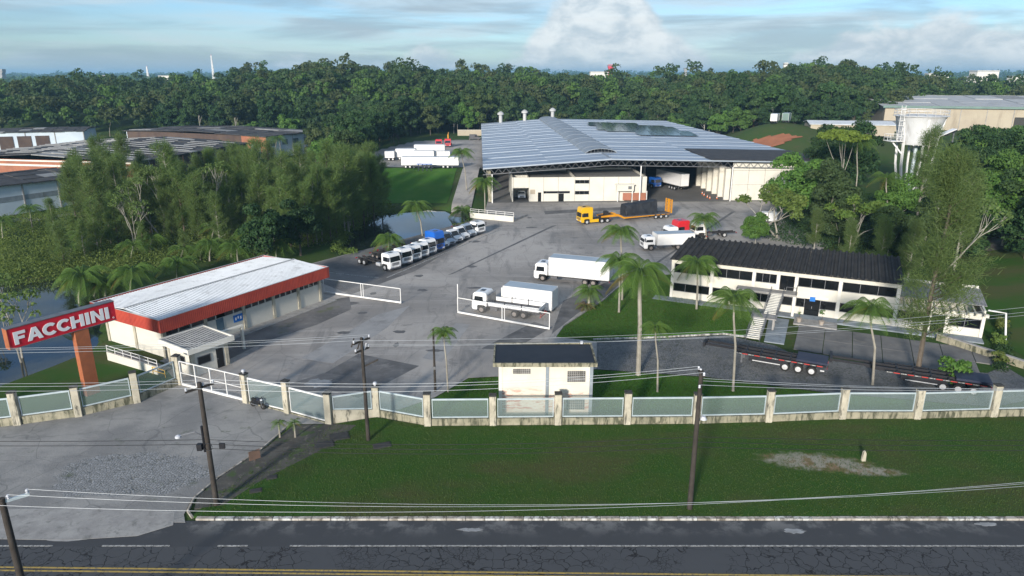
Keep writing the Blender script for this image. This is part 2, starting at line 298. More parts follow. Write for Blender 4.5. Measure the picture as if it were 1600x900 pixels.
    tr = n.new('ShaderNodeBsdfTransparent'); mx = n.new('ShaderNodeMixShader'); mx.inputs[0].default_value = .21
    out = n.n['Material Output']; n.l.new(tr.outputs[0], mx.inputs[1]); n.l.new(b.outputs[0], mx.inputs[2]); n.l.new(mx.outputs[0], out.inputs[0])
    n, b = new_mat('wire_mesh_fine'); n.put(b.inputs['Base Color'], (.5, .5, .5)); b.inputs['Roughness'].default_value = .6
    tr = n.new('ShaderNodeBsdfTransparent'); mx = n.new('ShaderNodeMixShader'); mx.inputs[0].default_value = .045
    out = n.n['Material Output']; n.l.new(tr.outputs[0], mx.inputs[1]); n.l.new(b.outputs[0], mx.inputs[2]); n.l.new(mx.outputs[0], out.inputs[0])
    # render of the substation: cream plaster with a band where it has flaked down to red brick
    n, b = new_mat('plaster_flaked'); P = n.pos(); X, Y, Z = n.sep(P)
    col = n.mix(n.step(n.noise(P, .5, 5), .3, .7), (.68, .64, .55), (.60, .55, .46))
    band = n.math('MULTIPLY', n.step(Z, .3, 1.0), n.step(Z, 2.3, 3.1, 1, 0))
    fl = n.step(n.math('ADD', n.noise(n.scale(P, (.8, .8, 5.5)), 1.1, 7, .75), n.math('MULTIPLY', n.noise(P, .55, 2), .45)), .74, .80)
    col = n.mix(n.math('MULTIPLY', n.math('MULTIPLY', fl, band), .8), col, (.46, .17, .12)); col = n.mix(n.math('MULTIPLY', n.step(n.noise(n.scale(P, (1.3, 1.3, .3)), 1, 6, .7), .6, .75), .5), col, (.32, .29, .24))
    n.put(b.inputs['Base Color'], col); b.inputs['Roughness'].default_value = .9; n.put(b.inputs['Normal'], n.bump(n.noise(P, 8, 4), .2, .03))
ground_mats()
# ------------------------------------------------------------------ helpers
def ss(a, b, t):
    t = np.clip((np.asarray(t, float) - a) / (b - a), 0, 1); return t * t * (3 - 2 * t)
def link_obj(name, data, parent=None, loc=(0, 0, 0), rz=0.0, rot=None):
    o = bpy.data.objects.new(name, data); COL.objects.link(o); o.location = loc
    o.rotation_euler = rot if rot else (0, 0, rz)
    if parent: o.parent = parent
    return o
def tag(o, label=None, cat=None, group=None, kind=None):
    if label: o['label'] = label
    if cat: o['category'] = cat
    if group: o['group'] = group
    if kind: o['kind'] = kind
    return o
def thing(name, label, cat, loc=(0, 0, 0), rz=0.0, group=None):
    return tag(link_obj(name, None, None, loc, rz), label, cat, group)
class MB:
    """collects simple solids and links them as ONE mesh object"""
    def __init__(s): s.v = []; s.f = []
    def add(s, vs, fs):
        k = len(s.v); s.v += [tuple(v) for v in vs]; s.f += [tuple(i + k for i in f) for f in fs]; return s
    def box(s, x0, x1, y0, y1, z0, z1):
        return s.add([(x0, y0, z0), (x1, y0, z0), (x1, y1, z0), (x0, y1, z0), (x0, y0, z1), (x1, y0, z1), (x1, y1, z1), (x0, y1, z1)],
                     [(3, 2, 1, 0), (4, 5, 6, 7), (0, 1, 5, 4), (1, 2, 6, 5), (2, 3, 7, 6), (3, 0, 4, 7)])
    def bar(s, a, b, w, h=None, up=(0, 0, 1)):
        """square bar from a to b"""
        h = h or w; a, b = Vector(a), Vector(b); d = (b - a).normalized(); u = Vector(up)
        if abs(d.dot(u)) > .98: u = Vector((1, 0, 0))
        r = d.cross(u).normalized() * (w / 2); q = r.cross(d).normalized() * (h / 2)
        return s.add([a - r - q, a + r - q, a + r + q, a - r + q, b - r - q, b + r - q, b + r + q, b - r + q], [(3, 2, 1, 0), (4, 5, 6, 7), (0, 1, 5, 4), (1, 2, 6, 5), (2, 3, 7, 6), (3, 0, 4, 7)])
    def prism(s, poly, axis, a, b):
        """2-D polygon pushed along an axis; poly in the two other axes (x,z for 'y'; y,z for 'x'; x,y for 'z')"""
        n = len(poly); mk = {'y': lambda p, t: (p[0], t, p[1]), 'x': lambda p, t: (t, p[0], p[1]), 'z': lambda p, t: (p[0], p[1], t)}[axis]
        return s.add([mk(p, a) for p in poly] + [mk(p, b) for p in poly], [tuple(range(n))[::-1], tuple(range(n, 2 * n))] + [(i, (i + 1) % n, (i + 1) % n + n, i + n) for i in range(n)])
    def tube(s, pts, rad, n=8, cap=True):
        pts = [Vector(p) for p in pts]; rad = rad if isinstance(rad, (list, tuple)) else [rad] * len(pts); k = len(s.v); u = None
        for i, p in enumerate(pts):
            d = (pts[min(i + 1, len(pts) - 1)] - pts[max(i - 1, 0)]).normalized()
            if u is None: u = d.orthogonal().normalized()
            u = (u - d * u.dot(d)).normalized(); q = d.cross(u)
            for j in range(n): a = 2 * math.pi * j / n; s.v.append(tuple(p + (u * math.cos(a) + q * math.sin(a)) * rad[i]))
        for i in range(len(pts) - 1):
            for j in range(n): s.f.append((k + i * n + j, k + i * n + (j + 1) % n, k + (i + 1) * n + (j + 1) % n, k + (i + 1) * n + j))
        if cap: s.f.append(tuple(k + j for j in range(n))[::-1]); s.f.append(tuple(k + (len(pts) - 1) * n + j for j in range(n)))
        return s
    def lathe(s, prof, n=16, c=(0, 0, 0), axis='z'):
        k = len(s.v)
        for r, h in prof:
            for j in range(n):
                a = 2 * math.pi * j / n; x, y = r * math.cos(a), r * math.sin(a)
                p = (x, y, h) if axis == 'z' else (x, h, y); s.v.append((p[0] + c[0], p[1] + c[1], p[2] + c[2]))
        for i in range(len(prof) - 1):
            for j in range(n):
                q = (k + i * n + j, k + i * n + (j + 1) % n, k + (i + 1) * n + (j + 1) % n, k + (i + 1) * n + j); s.f.append(q if axis == 'z' else q[::-1])
        s.f.append(tuple(k + j for j in range(n))[::-1]); s.f.append(tuple(k + (len(prof) - 1) * n + j for j in range(n))); return s
    def mesh(s, name, mat, bevel=0, smooth=False, seg=1):
        me = bpy.data.meshes.new(name); me.from_pydata(s.v, [], s.f); me.validate()
        bm = bmesh.new(); bm.from_mesh(me); bmesh.ops.recalc_face_normals(bm, faces=bm.faces)
        if bevel: bmesh.ops.bevel(bm, geom=[e for e in bm.edges if len(e.link_faces) == 2 and e.calc_face_angle(0) > .5], offset=bevel, segments=seg, affect='EDGES', clamp_overlap=True)
        bm.to_mesh(me); bm.free()
        if smooth:
            me.polygons.foreach_set('use_smooth', [True] * len(me.polygons))
            try: me.set_sharp_from_angle(angle=R(38))
            except Exception: pass
        me.materials.append(MAT[mat]); return me
    def build(s, name, mat, parent=None, loc=(0, 0, 0), rz=0.0, **kw): return link_obj(name, s.mesh(name, mat, **kw), parent, loc, rz)
CACHE = {}
def shared(key, name, mat, fn, **kw):
    """mesh data made once and shared by all alike pieces"""
    k = (key, mat)
    if k not in CACHE: CACHE[k] = fn(MB()).mesh(name, mat, **kw)
    return CACHE[k]
def part(parent, name, mat, key, fn, loc=(0, 0, 0), rz=0.0, rot=None, **kw): return link_obj(name, shared(key, name, mat, fn, **kw), parent, loc, rz, rot)
def box(parent, name, mat, x0, x1, y0, y1, z0, z1, **kw): return MB().box(x0, x1, y0, y1, z0, z1).build(name, mat, parent, **kw)
def mesh_np(name, V, F, mat):
    """big mesh from arrays; F is (n,3) or (n,4)"""
    me = bpy.data.meshes.new(name); V = np.asarray(V, np.float32); F = np.asarray(F, np.int32); n, k = F.shape
    me.vertices.add(len(V)); me.vertices.foreach_set('co', V.ravel()); me.loops.add(n * k); me.loops.foreach_set('vertex_index', F.ravel())
    me.polygons.add(n); me.polygons.foreach_set('loop_start', np.arange(0, n * k, k, dtype=np.int32)); me.update(calc_edges=True)
    me.materials.append(MAT[mat]); return me
def copy_tree(root, loc, rz, scale=1.0, label=None, group=None):
    r = root.copy(); COL.objects.link(r); r.location = loc; r.rotation_euler = (0, 0, rz); r.scale = (scale,) * 3 if not isinstance(scale, tuple) else scale
    if label: r['label'] = label
    if group: r['group'] = group
    for ch in root.children:
        c = ch.copy(); COL.objects.link(c); c.parent = r
        for g in ch.children:
            d = g.copy(); COL.objects.link(d); d.parent = c
    return r

# ------------------------------------------------------------------ terrain
def inside(poly, x, y):
    """signed distance (positive inside) to a polygon, vectorised"""
    x = np.asarray(x, float); y = np.asarray(y, float); d = np.full(x.shape, 1e9); ins = np.zeros(x.shape, bool); n = len(poly)
    for i in range(n):
        (ax, ay), (bx, by) = poly[i], poly[(i + 1) % n]; ex, ey = bx - ax, by - ay
        t = np.clip(((x - ax) * ex + (y - ay) * ey) / (ex * ex + ey * ey), 0, 1); d = np.minimum(d, np.hypot(x - ax - t * ex, y - ay - t * ey))
        c = ((ay > y) != (by > y)); ins ^= c & (x < (bx - ax) * (y - ay) / ((by - ay) if by != ay else 1e-9) + ax)
    return np.where(ins, d, -d)
POND = [(-29.5, 119.5), (-21, 131), (-10.5, 147), (-12.5, 160), (-20, 163), (-31, 156), (-32, 132)]
LAKE = [(-53, 60.5), (-49.5, 70), (-50.5, 77.5), (-55, 86), (-61, 98), (-66, 106), (-75, 102), (-99, 94), (-105, 60), (-70, 57)]
def wob(x, y, s): return np.sin(x / s * 1.3 + 1.7) * np.cos(y / s * 1.1 + .4) + .5 * np.sin(x / s * 2.9 + y / s * 1.9) + .3 * np.cos(x / s * 5.1 - y / s * 4.3)
HX = [-900, 0, 300, 400, 480, 560, 650, 760, 900, 1020, 1120, 1200, 1285, 1380, 1450, 1600, 2500]
HZ = [7, 7, 8.5, 11, 17, 15.5, 15, 13, 10.5, 9, 12, 13, 19, 15, 8, 3, 3]
def height(x, y):
    x = np.asarray(x, float); y = np.asarray(y, float); z = np.zeros(np.broadcast(x, y).shape)
    ramp = np.clip((y - 152) / 48, 0, 1); bank = ss(172, 205, y); bl = np.where(x > -14.5, ramp, bank)
    z = z + 4.0 * bl * (1 - ss(-8.5, -7.0, x)) * ss(-75, -45, x) * (1 - ss(335, 360, y) * .3)
    z = z + 3.0 * ss(62, 92, x) * ss(62, 95, y) * (1 - ss(190, 215, y)) + 1.2 * ss(57, 66, x) * ss(50, 62, y) * (1 - ss(130, 160, y))
    z = z + 6.0 * ss(78, 112, x) * ss(205, 262, y)
    z = z + 6.0 * np.exp(-((x - 104) / 26) ** 2 - ((y - 286) / 24) ** 2)
    px = 800 + 1085 * x / np.maximum(.956 * y + 6, 30)
    fz = np.interp(px, HX, HZ)
    z = np.maximum(z, fz * ss(320, 455, y) * (1 - .35 * ss(700, 1100, y)) * np.where(y > 0, 1, 0))
    far = ss(230, 420, np.hypot(x, y - 60)); z = z + far * 1.1 * wob(x, y, 60) * ss(300, 420, y)
    z = z + 9 * ss(900, 1600, np.hypot(x, y)) * np.maximum(0, wob(x, y, 420)) + 14 * ss(2200, 3600, np.hypot(x, y)) * np.maximum(0, wob(y, x, 900))
    z = z - 1.9 * ss(-1.8, 1.2, inside(POND, x, y)) - 2.2 * ss(-2.2, 1.5, inside(LAKE, x, y))
    wild = ss(50, 64, -x) * ss(95, 118, y + .35 * (x + 60)) * (1 - ss(300, 330, y)); z = z + .35 * wild * wob(x, y, 9)
    return z
def hz(x, y): return float(height(np.array(x), np.array(y)))
def ray(px, py):
    d = Vector((px - 800, CAM_F * math.cos(CAM_P) + (450 - py) * math.sin(CAM_P), -CAM_F * math.sin(CAM_P) + (450 - py) * math.cos(CAM_P))); return d
def G(px, py, z=0.0):
    """survey: where the level z lies in that direction"""
    d = ray(px, py); t = (z - CAM_H) / d.z; return Vector((d.x * t, d.y * t, z))
def GT(px, py):
    """survey: where the terrain lies in that direction"""
    d = ray(px, py); d = d / d.y; k = np.argmax(CAM_H + d.z * MARCH <= height(d.x * MARCH, MARCH)); y = float(MARCH[k]); return Vector((d.x * y, y, hz(d.x * y, y)))
MARCH = 30.0 * 1.004 ** np.arange(1150)
def ZA(px, py, Y):
    d = ray(px, py); t = Y / d.y; return Vector((d.x * t, Y, CAM_H + d.z * t))
def make_terrain():
    def axis(lo, hi, st, far, grow):
        a = list(np.arange(lo, hi, st)); s = st; v = a[-1]
        while v < far: s *= grow; v += s; a.append(v)
        s = st; v = a[0]; b = []
        while v > -far: s *= grow; v -= s; b.append(v)
        return np.array(b[::-1] + a)
    xs = axis(-130, 130, 2.0, 7000, 1.14); ys = axis(0, 345, 2.0, 12000, 1.09); ys = ys[ys > -900]
    X, Y = np.meshgrid(xs, ys); Z = height(X, Y) - .03
    V = np.stack([X.ravel(), Y.ravel(), Z.ravel()], 1); nx, ny = len(xs), len(ys)
    i = (np.arange(ny - 1)[:, None] * nx + np.arange(nx - 1)[None]).ravel(); F = np.stack([i, i + 1, i + nx + 1, i + nx], 1)
    me = mesh_np('terrain', V, F, 'terrain'); me.polygons.foreach_set('use_smooth', [True] * len(F)); tag(link_obj('terrain', me), kind='structure')
make_terrain()
def sheet(name, pts, z, mat, thick=0.0, parent=None):
    """flat paved or planted area; thick > 0 gives it a kerb-high side"""
    m = MB(); m.prism([(p[0], p[1]) for p in pts], 'z', z - max(thick, .015), z); o = m.build(name, mat, parent)
    if not parent: tag(o, kind='structure')
    return o
def P2(*px): return [G(a, b) for a, b in px]
sheet('road', [(-420, 24), (420, 24), (420, 41.9), (-420, 41.9)], .012, 'road')
sheet('far_pavement', [(-420, 14), (420, 14), (420, 23.9), (-420, 23.9)], .12, 'concrete', .12)
# entrance apron, from the road to the gate
APRON = [(-120, 41.7), (-22.9, 41.7), (-23.4, 42.6), (-23.7, 44.5), (-22.9, 47.5), (-20.9, 51.8), (-19.8, 56.0), (-16.6, 56.1), (-20.8, 58.4), (-25.4, 60.6), (-33.5, 64.6), (-36.1, 60.2), (-39.9, 57.4), (-44.3, 55.9), (-52, 54), (-120, 52)]
sheet('apron', APRON, .030, 'apron')
sheet('concrete_patch', [(-41, 40.6), (-36, 39.9), (-30, 39.75), (-25.5, 40.2), (-23.6, 41.4), (-24.2, 42.9), (-30, 43.4), (-38, 43.2)], .036, 'concrete')
# the yard
YARD = [(-33.5, 64.5), (-25.4, 60.4), (-16.4, 56.0), (-12.4, 57.4), (-7.5, 61.5), (-4.5, 66.0), (-1.4, 66.4), (9.2, 68.3), (10.0, 76.2), (5.3, 77.8), (6.5, 81.5), (12.7, 91.9), (18.1, 103.1), (24.8, 104.9), (33, 104), (48, 113), (60, 126), (74, 150), (80, 172), (-6.5, 168.5), (-7.5, 152), (-9.2, 146), (-20, 130), (-28.5, 118.5), (-36, 108), (-27, 93), (-36.0, 76), (-40, 69)]
sheet('yard', YARD, .020, 'yard')
sheet('court', [(-37.2, 70.8), (-25.3, 92.0), (-23, 93.5), (-21.5, 88), (-24.5, 82), (-29.2, 76), (-31.2, 70.8), (-34, 66.8)], .032, 'court')
sheet('court', [(-36, 107.5), (-29.2, 117), (-9.6, 146), (-5.5, 137), (-15.5, 107), (-23, 94.5)], .026, 'court')
sheet('concrete_patch', [(-24.6, 60.9), (-21.6, 62.0), (-17.8, 63.6), (-16.2, 66.2), (-19.8, 67.2), (-23.8, 63.2)], .031, 'court')
def splat(name, c, rx, ry, z, mat, seed, n=22):
    rnd = random.Random(seed); return sheet(name, [(c[0] + rx * (1 + rnd.uniform(-.3, .3)) * math.cos(6.283 * i / n), c[1] + ry * (1 + rnd.uniform(-.3, .3)) * math.sin(6.283 * i / n)) for i in range(n)], z, mat)
splat('cement_patch', G(500, 599), 1.35, 1.0, .040, 'pale_cement', 4)
for a, rx, ry, sd in (((735, 828), .8, .2, 1), ((1240, 830), .7, .25, 2), ((1540, 819), .7, .2, 5), ((95, 841), 1.7, .3, 6)): splat('road_patch', G(*a), rx, ry, .022, 'pale_cement', sd)
# repairs, oil-dark bays and pale concrete strips in the yard
def bay(pts, mat, z): sheet('yard_patch', P2(*pts), z, mat)
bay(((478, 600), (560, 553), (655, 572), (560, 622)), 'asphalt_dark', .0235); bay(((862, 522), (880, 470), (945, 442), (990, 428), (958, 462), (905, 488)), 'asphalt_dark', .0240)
bay(((470, 560), (590, 492), (640, 478), (605, 512), (520, 568)), 'concrete_pale', .0245); bay(((660, 560), (712, 505), (735, 507), (690, 566)), 'concrete_pale', .0250); bay(((752, 545), (835, 503), (862, 512), (800, 548)), 'asphalt_dark', .0255)
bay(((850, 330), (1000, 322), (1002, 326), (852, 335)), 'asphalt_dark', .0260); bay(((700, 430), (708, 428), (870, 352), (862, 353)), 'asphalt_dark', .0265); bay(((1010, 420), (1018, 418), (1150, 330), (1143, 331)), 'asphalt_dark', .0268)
rnds = random.Random(12)
for i in range(34):
    px, py = rnds.uniform(520, 1130), rnds.uniform(335, 560); g = G(px, py)
    if float(inside(YARD, g.x, g.y)) > 2: splat('oil_stain', g, rnds.uniform(.3, 1.3), rnds.uniform(.25, .8), .0272 + i * .0001, 'asphalt_dark', i, 14)
# inner lane of dark setts, visitors' parking slabs, lawns
sheet('inner_lane', [(9.0, 68.2), (20, 66.3), (31, 62.6), (45.6, 59.4), (53, 62), (53, 69), (50, 67.2), (32, 71.0), (30.5, 75), (25.6, 78.3), (17, 77.2), (10.0, 76.4)], .034, 'setts')
LAWN_IN = [(5.4, 77.9), (6.6, 81.3), (12.8, 91.6), (18.2, 102.9), (24.7, 104.6), (28, 103), (24, 93.2), (33.5, 87.2), (29.2, 77.6), (25.6, 79.2), (17, 78.0), (9.9, 77.3)]
sheet('inner_lawn', LAWN_IN, .12, 'lawn_bright', .12)
LAWN_FENCE = [(-12.0, 57.6), (-7.4, 56.2), (16.5, 56.5), (30, 57.4), (44, 57.8), (60, 58.5), (60, 61), (45.4, 59.0), (30.9, 62.3), (19.9, 66.0), (9.0, 67.9), (-1.2, 66.1), (-4.4, 65.7), (-7.4, 61.2)]
sheet('fence_lawn', LAWN_FENCE, .07, 'lawn_bright', .07)
VERGE = [(-22.7, 42.25), (120, 42.25), (120, 60), (44, 57.2), (30, 56.8), (16.5, 55.9), (-1.7, 55.6), (-7.5, 55.5), (-12.4, 57.2), (-15.9, 55.9), (-18.3, 52.0), (-21.3, 47.0)]
sheet('verge', VERGE, .11, 'lawn', .11)
sheet('earth_strip', [(-22.9, 43.2), (-21.0, 43.6), (-19.5, 46.6), (-15.3, 52.2), (-13.9, 55.7), (-16.3, 55.9), (-19.5, 55.6), (-20.6, 51.8), (-22.6, 47.5), (-23.3, 44.6)], .115, 'earth', .11)
# lawn left of the entrance, between the lake and the fence
sheet('sign_lawn', [(-36.2, 60.9), (-34.2, 64.9), (-37.2, 68.5), (-38.5, 71), (-43.5, 74.5), (-47.5, 74.2), (-49.3, 69), (-52.4, 62), (-60, 58.2), (-60, 54.6), (-52, 54.4), (-44.3, 56.3), (-39.8, 57.9)], .05, 'lawn', .6)
# kerbs: stones set end to end
def kerb(name, path, mats, z=.14, w=.3, length=1.0, seed=0):
    rnd = random.Random(seed); root = tag(link_obj(name, None), kind='structure')
    for (a, b) in zip(path[:-1], path[1:]):
        a, b = Vector((*a, 0)), Vector((*b, 0)); L = (b - a).length; n = max(1, round(L / length)); d = (b - a) / n; ang = math.atan2(d.y, d.x)
        for i in range(n):
            c = a + d * (i + .5); m = mats[rnd.randrange(len(mats))]; l = round(d.length - .03, 2)
            o = part(root, 'kerb_stone', m, ('kerb', l, w, z), lambda q: q.box(-l / 2, l / 2, -w / 2, w / 2, -.05, z), (c.x, c.y, rnd.uniform(-.025, .006)), ang + rnd.uniform(-.012, .012), bevel=.02)
kerb('road_kerb', [(-22.3, 42.1), (62, 42.1)], ['kerb_stone', 'kerb_stone', 'kerb_white'], .15, .32, 1.35, 3)
kerb('apron_kerb', [(-22.6, 42.2), (-23.3, 43.0), (-23.55, 44.6), (-22.85, 47.3), (-21.0, 51.6), (-20.0, 55.7)], ['kerb_stone'], .15, .16, .8, 4)
kerb('lawn_kerb', [(9.6, 76.85), (17, 77.55), (25.7, 78.75), (29.0, 77.2)], ['kerb_white'], .16, .2, 1.0, 5)
kerb('lawn_kerb', [(5.2, 77.6), (6.4, 81.4), (12.6, 91.8), (18.0, 103.1)], ['concrete'], .14, .16, 1.0, 6)
# slabs of the visitors' parking
def slabs():
    root = tag(link_obj('parking_slabs', None), kind='structure'); u = Vector((33.4, -15.9, 0)).normalized(); v = Vector((u.y, -u.x, 0)); o0 = Vector((36.2, 82.3, 0)); rnd = random.Random(2)
    for i in range(7):
        for j in range(2):
            l = 3.0; c = o0 + u * (i * 3.05 + 1.5) + v * (j * 4.55 + 2.6)
            if (i == 6 and j == 1): continue
            part(root, 'slab', 'slab_dark', 'slab', lambda q: q.box(-1.49, 1.49, -2.25, 2.25, -.05, .075), (c.x, c.y, rnd.uniform(-.01, .01)), math.atan2(u.y, u.x), bevel=.015)
slabs()
a = Vector((34.2, 84.0, 0)); sheet('footpath', [(33.2, 84.6), (35.4, 83.6), (31.6, 75.2), (29.6, 76.1)], .135, 'concrete_blue', .12)
# water
tag(MB().prism([(-36, 114), (-5, 114), (-5, 168), (-36, 168)], 'z', -1.4, -.62).build('pond_water', 'water'), kind='structure')
tag(MB().prism([(-108, 54), (-45, 54), (-45, 110), (-108, 110)], 'z', -1.6, -.75).build('lake_water', 'water'), kind='structure')
# painted lines on road and yard
for i, (x0, x1) in enumerate([(-40.5, -37.4), (-34.6, -30.6), (-27.3, -22.8), (-19.6, -17.6), (-14.8, 70)]):
    sheet('lane_line', [(x0, 39.12), (x1, 39.12), (x1, 39.24), (x0, 39.24)], .030, 'line_white')
for y in (36.55, 36.85): sheet('centre_line', [(-70, y + .75), (70, y - 1.4), (70, y - 1.28), (-70, y + .87)], .030, 'line_yellow')
sheet('bay_line', [(-19.5, 103.2), (-19.2, 103.1), (-1.6, 139.4), (-1.9, 139.5)], .038, 'line_white')
sheet('bay_line', [(-31.5, 107.1), (-31.4, 106.9), (-20.6, 102.9), (-20.5, 103.1)], .038, 'line_white')
# back-yard asphalt on its raised terrace, and the ramp up to it
def draped(name, poly, mat, dz=.05, st=2.0):
    xs = [p[0] for p in poly]; ys = [p[1] for p in poly]; gx = np.arange(min(xs), max(xs) + st, st); gy = np.arange(min(ys), max(ys) + st, st)
    X, Y = np.meshgrid(gx, gy); Z = height(X, Y) + dz; nx = len(gx); ins = inside(poly, X, Y) > -st * .3; F = []
    for j in range(len(gy) - 1):
        for i in range(nx - 1):
            if ins[j, i] and ins[j, i + 1] and ins[j + 1, i] and ins[j + 1, i + 1]: k = j * nx + i; F.append((k, k + 1, k + nx + 1, k + nx))
    return tag(link_obj(name, mesh_np(name, np.stack([X.ravel(), Y.ravel(), Z.ravel()], 1), F, mat)), kind='structure')
draped('back_yard', [(-41, 205.5), (-14, 205.5), (-8.5, 205.5), (-8.5, 300), (-40, 290), (-50, 250)], 'yard', .08)
draped('ramp', [(-14.2, 151), (-8.6, 151), (-8.6, 207), (-14.2, 207)], 'yard', .10, 1.2)
draped('grass_bank', [(-46, 168), (-15, 168), (-15, 205), (-43, 205)], 'lawn_bright', .07, 1.5)
draped('dirt_lane', [(-125, 140), (-108, 143.5), (-80, 164), (-82, 168), (-110, 148), (-125, 145)], 'concrete', .30, 1.5)
draped('side_lawn', [(55.5, 60), (58, 58.5), (85, 58), (92, 100), (70, 108), (58, 95)], 'lawn', .06, 1.5)
draped('bare_earth', [(70, 112), (82, 106), (104, 118), (96, 130), (80, 124)], 'earth', .10, 1.5)
draped('red_cutting', [(82, 262), (86, 270), (94, 272), (103, 269), (108, 262), (98, 258), (88, 257)], 'red_soil', .30, 1.5)
draped('red_cutting', [(66, 268), (72, 282), (80, 290), (84, 284), (76, 272)], 'red_soil', .30, 1.5)
p = GT(338, 178); draped('red_cutting', [(p.x - 6, p.y - 10), (p.x + 2, p.y - 4), (p.x + 7, p.y + 12), (p.x + 1, p.y + 16), (p.x - 5, p.y + 4)], 'red_soil', .35, 1.5)
# ------------------------------------------------------------------ buildings
def window(parent, x0, x1, z0, z1, y, face=-1, glass_mat='glass_dark', frame_mat='grey_steel', bars=1, fw=.06):
    """framed window lying in a wall whose outside looks to face*y"""
    f = MB(); a, b = sorted((y, y + face * .07))
    f.box(x0, x1, a, b, z0, z0 + fw); f.box(x0, x1, a, b, z1 - fw, z1); f.box(x0, x0 + fw, a, b, z0 + fw, z1 - fw); f.box(x1 - fw, x1, a, b, z0 + fw, z1 - fw)
    for i in range(1, bars): xx = x0 + (x1 - x0) * i / bars; f.box(xx - .025, xx + .025, a, b, z0 + fw, z1 - fw)
    w_ = f.build('window', frame_mat, parent); c, d = sorted((y + face * .012, y + face * .03))
    box(w_, 'pane', glass_mat, x0 + fw * .8, x1 - fw * .8, c, d, z0 + fw * .8, z1 - fw * .8); return w_
def window_x(parent, y0, y1, z0, z1, x, face=-1, glass_mat='glass_dark'):
    f = MB(); a, b = sorted((x, x + face * .07)); fw = .06
    f.box(a, b, y0, y1, z0, z0 + fw); f.box(a, b, y0, y1, z1 - fw, z1); f.box(a, b, y0, y0 + fw, z0 + fw, z1 - fw); f.box(a, b, y1 - fw, y1, z0 + fw, z1 - fw)
    w_ = f.build('window', 'grey_steel', parent); c, d = sorted((x + face * .012, x + face * .03)); box(w_, 'pane', glass_mat, c, d, y0 + .05, y1 - .05, z0 + .05, z1 - .05); return w_
def ribbed(q, w, l, n, h=.06, t=.04):
    """one roofing sheet: w across, l along +y, n trapezoid ribs"""
    st = w / n; top = []
    for i in range(n): x = i * st; top += [(x, 0), (x + st * .45, 0), (x + st * .6, h), (x + st * .85, h)]
    top.append((w, 0)); poly = [(x, z) for x, z in top] + [(w, -t), (0, -t)]
    return q.prism(poly, 'y', 0, l)
def railing(parent, pts, h=1.0, mat='white_steel', name='railing', r=.035, levels=(1.0, .5), post=1.5):
    m = MB()
    for a, b in zip(pts[:-1], pts[1:]):
        a, b = Vector(a), Vector(b); L = (b - a).length; n = max(1, round(L / post))
        for i in range(n + 1): p = a.lerp(b, i / n); m.tube([p, p + Vector((0, 0, h))], r, 6)
        for lv in levels: m.tube([a + Vector((0, 0, h * lv)), b + Vector((0, 0, h * lv))], r, 6)
    return m.build(name, mat, parent)

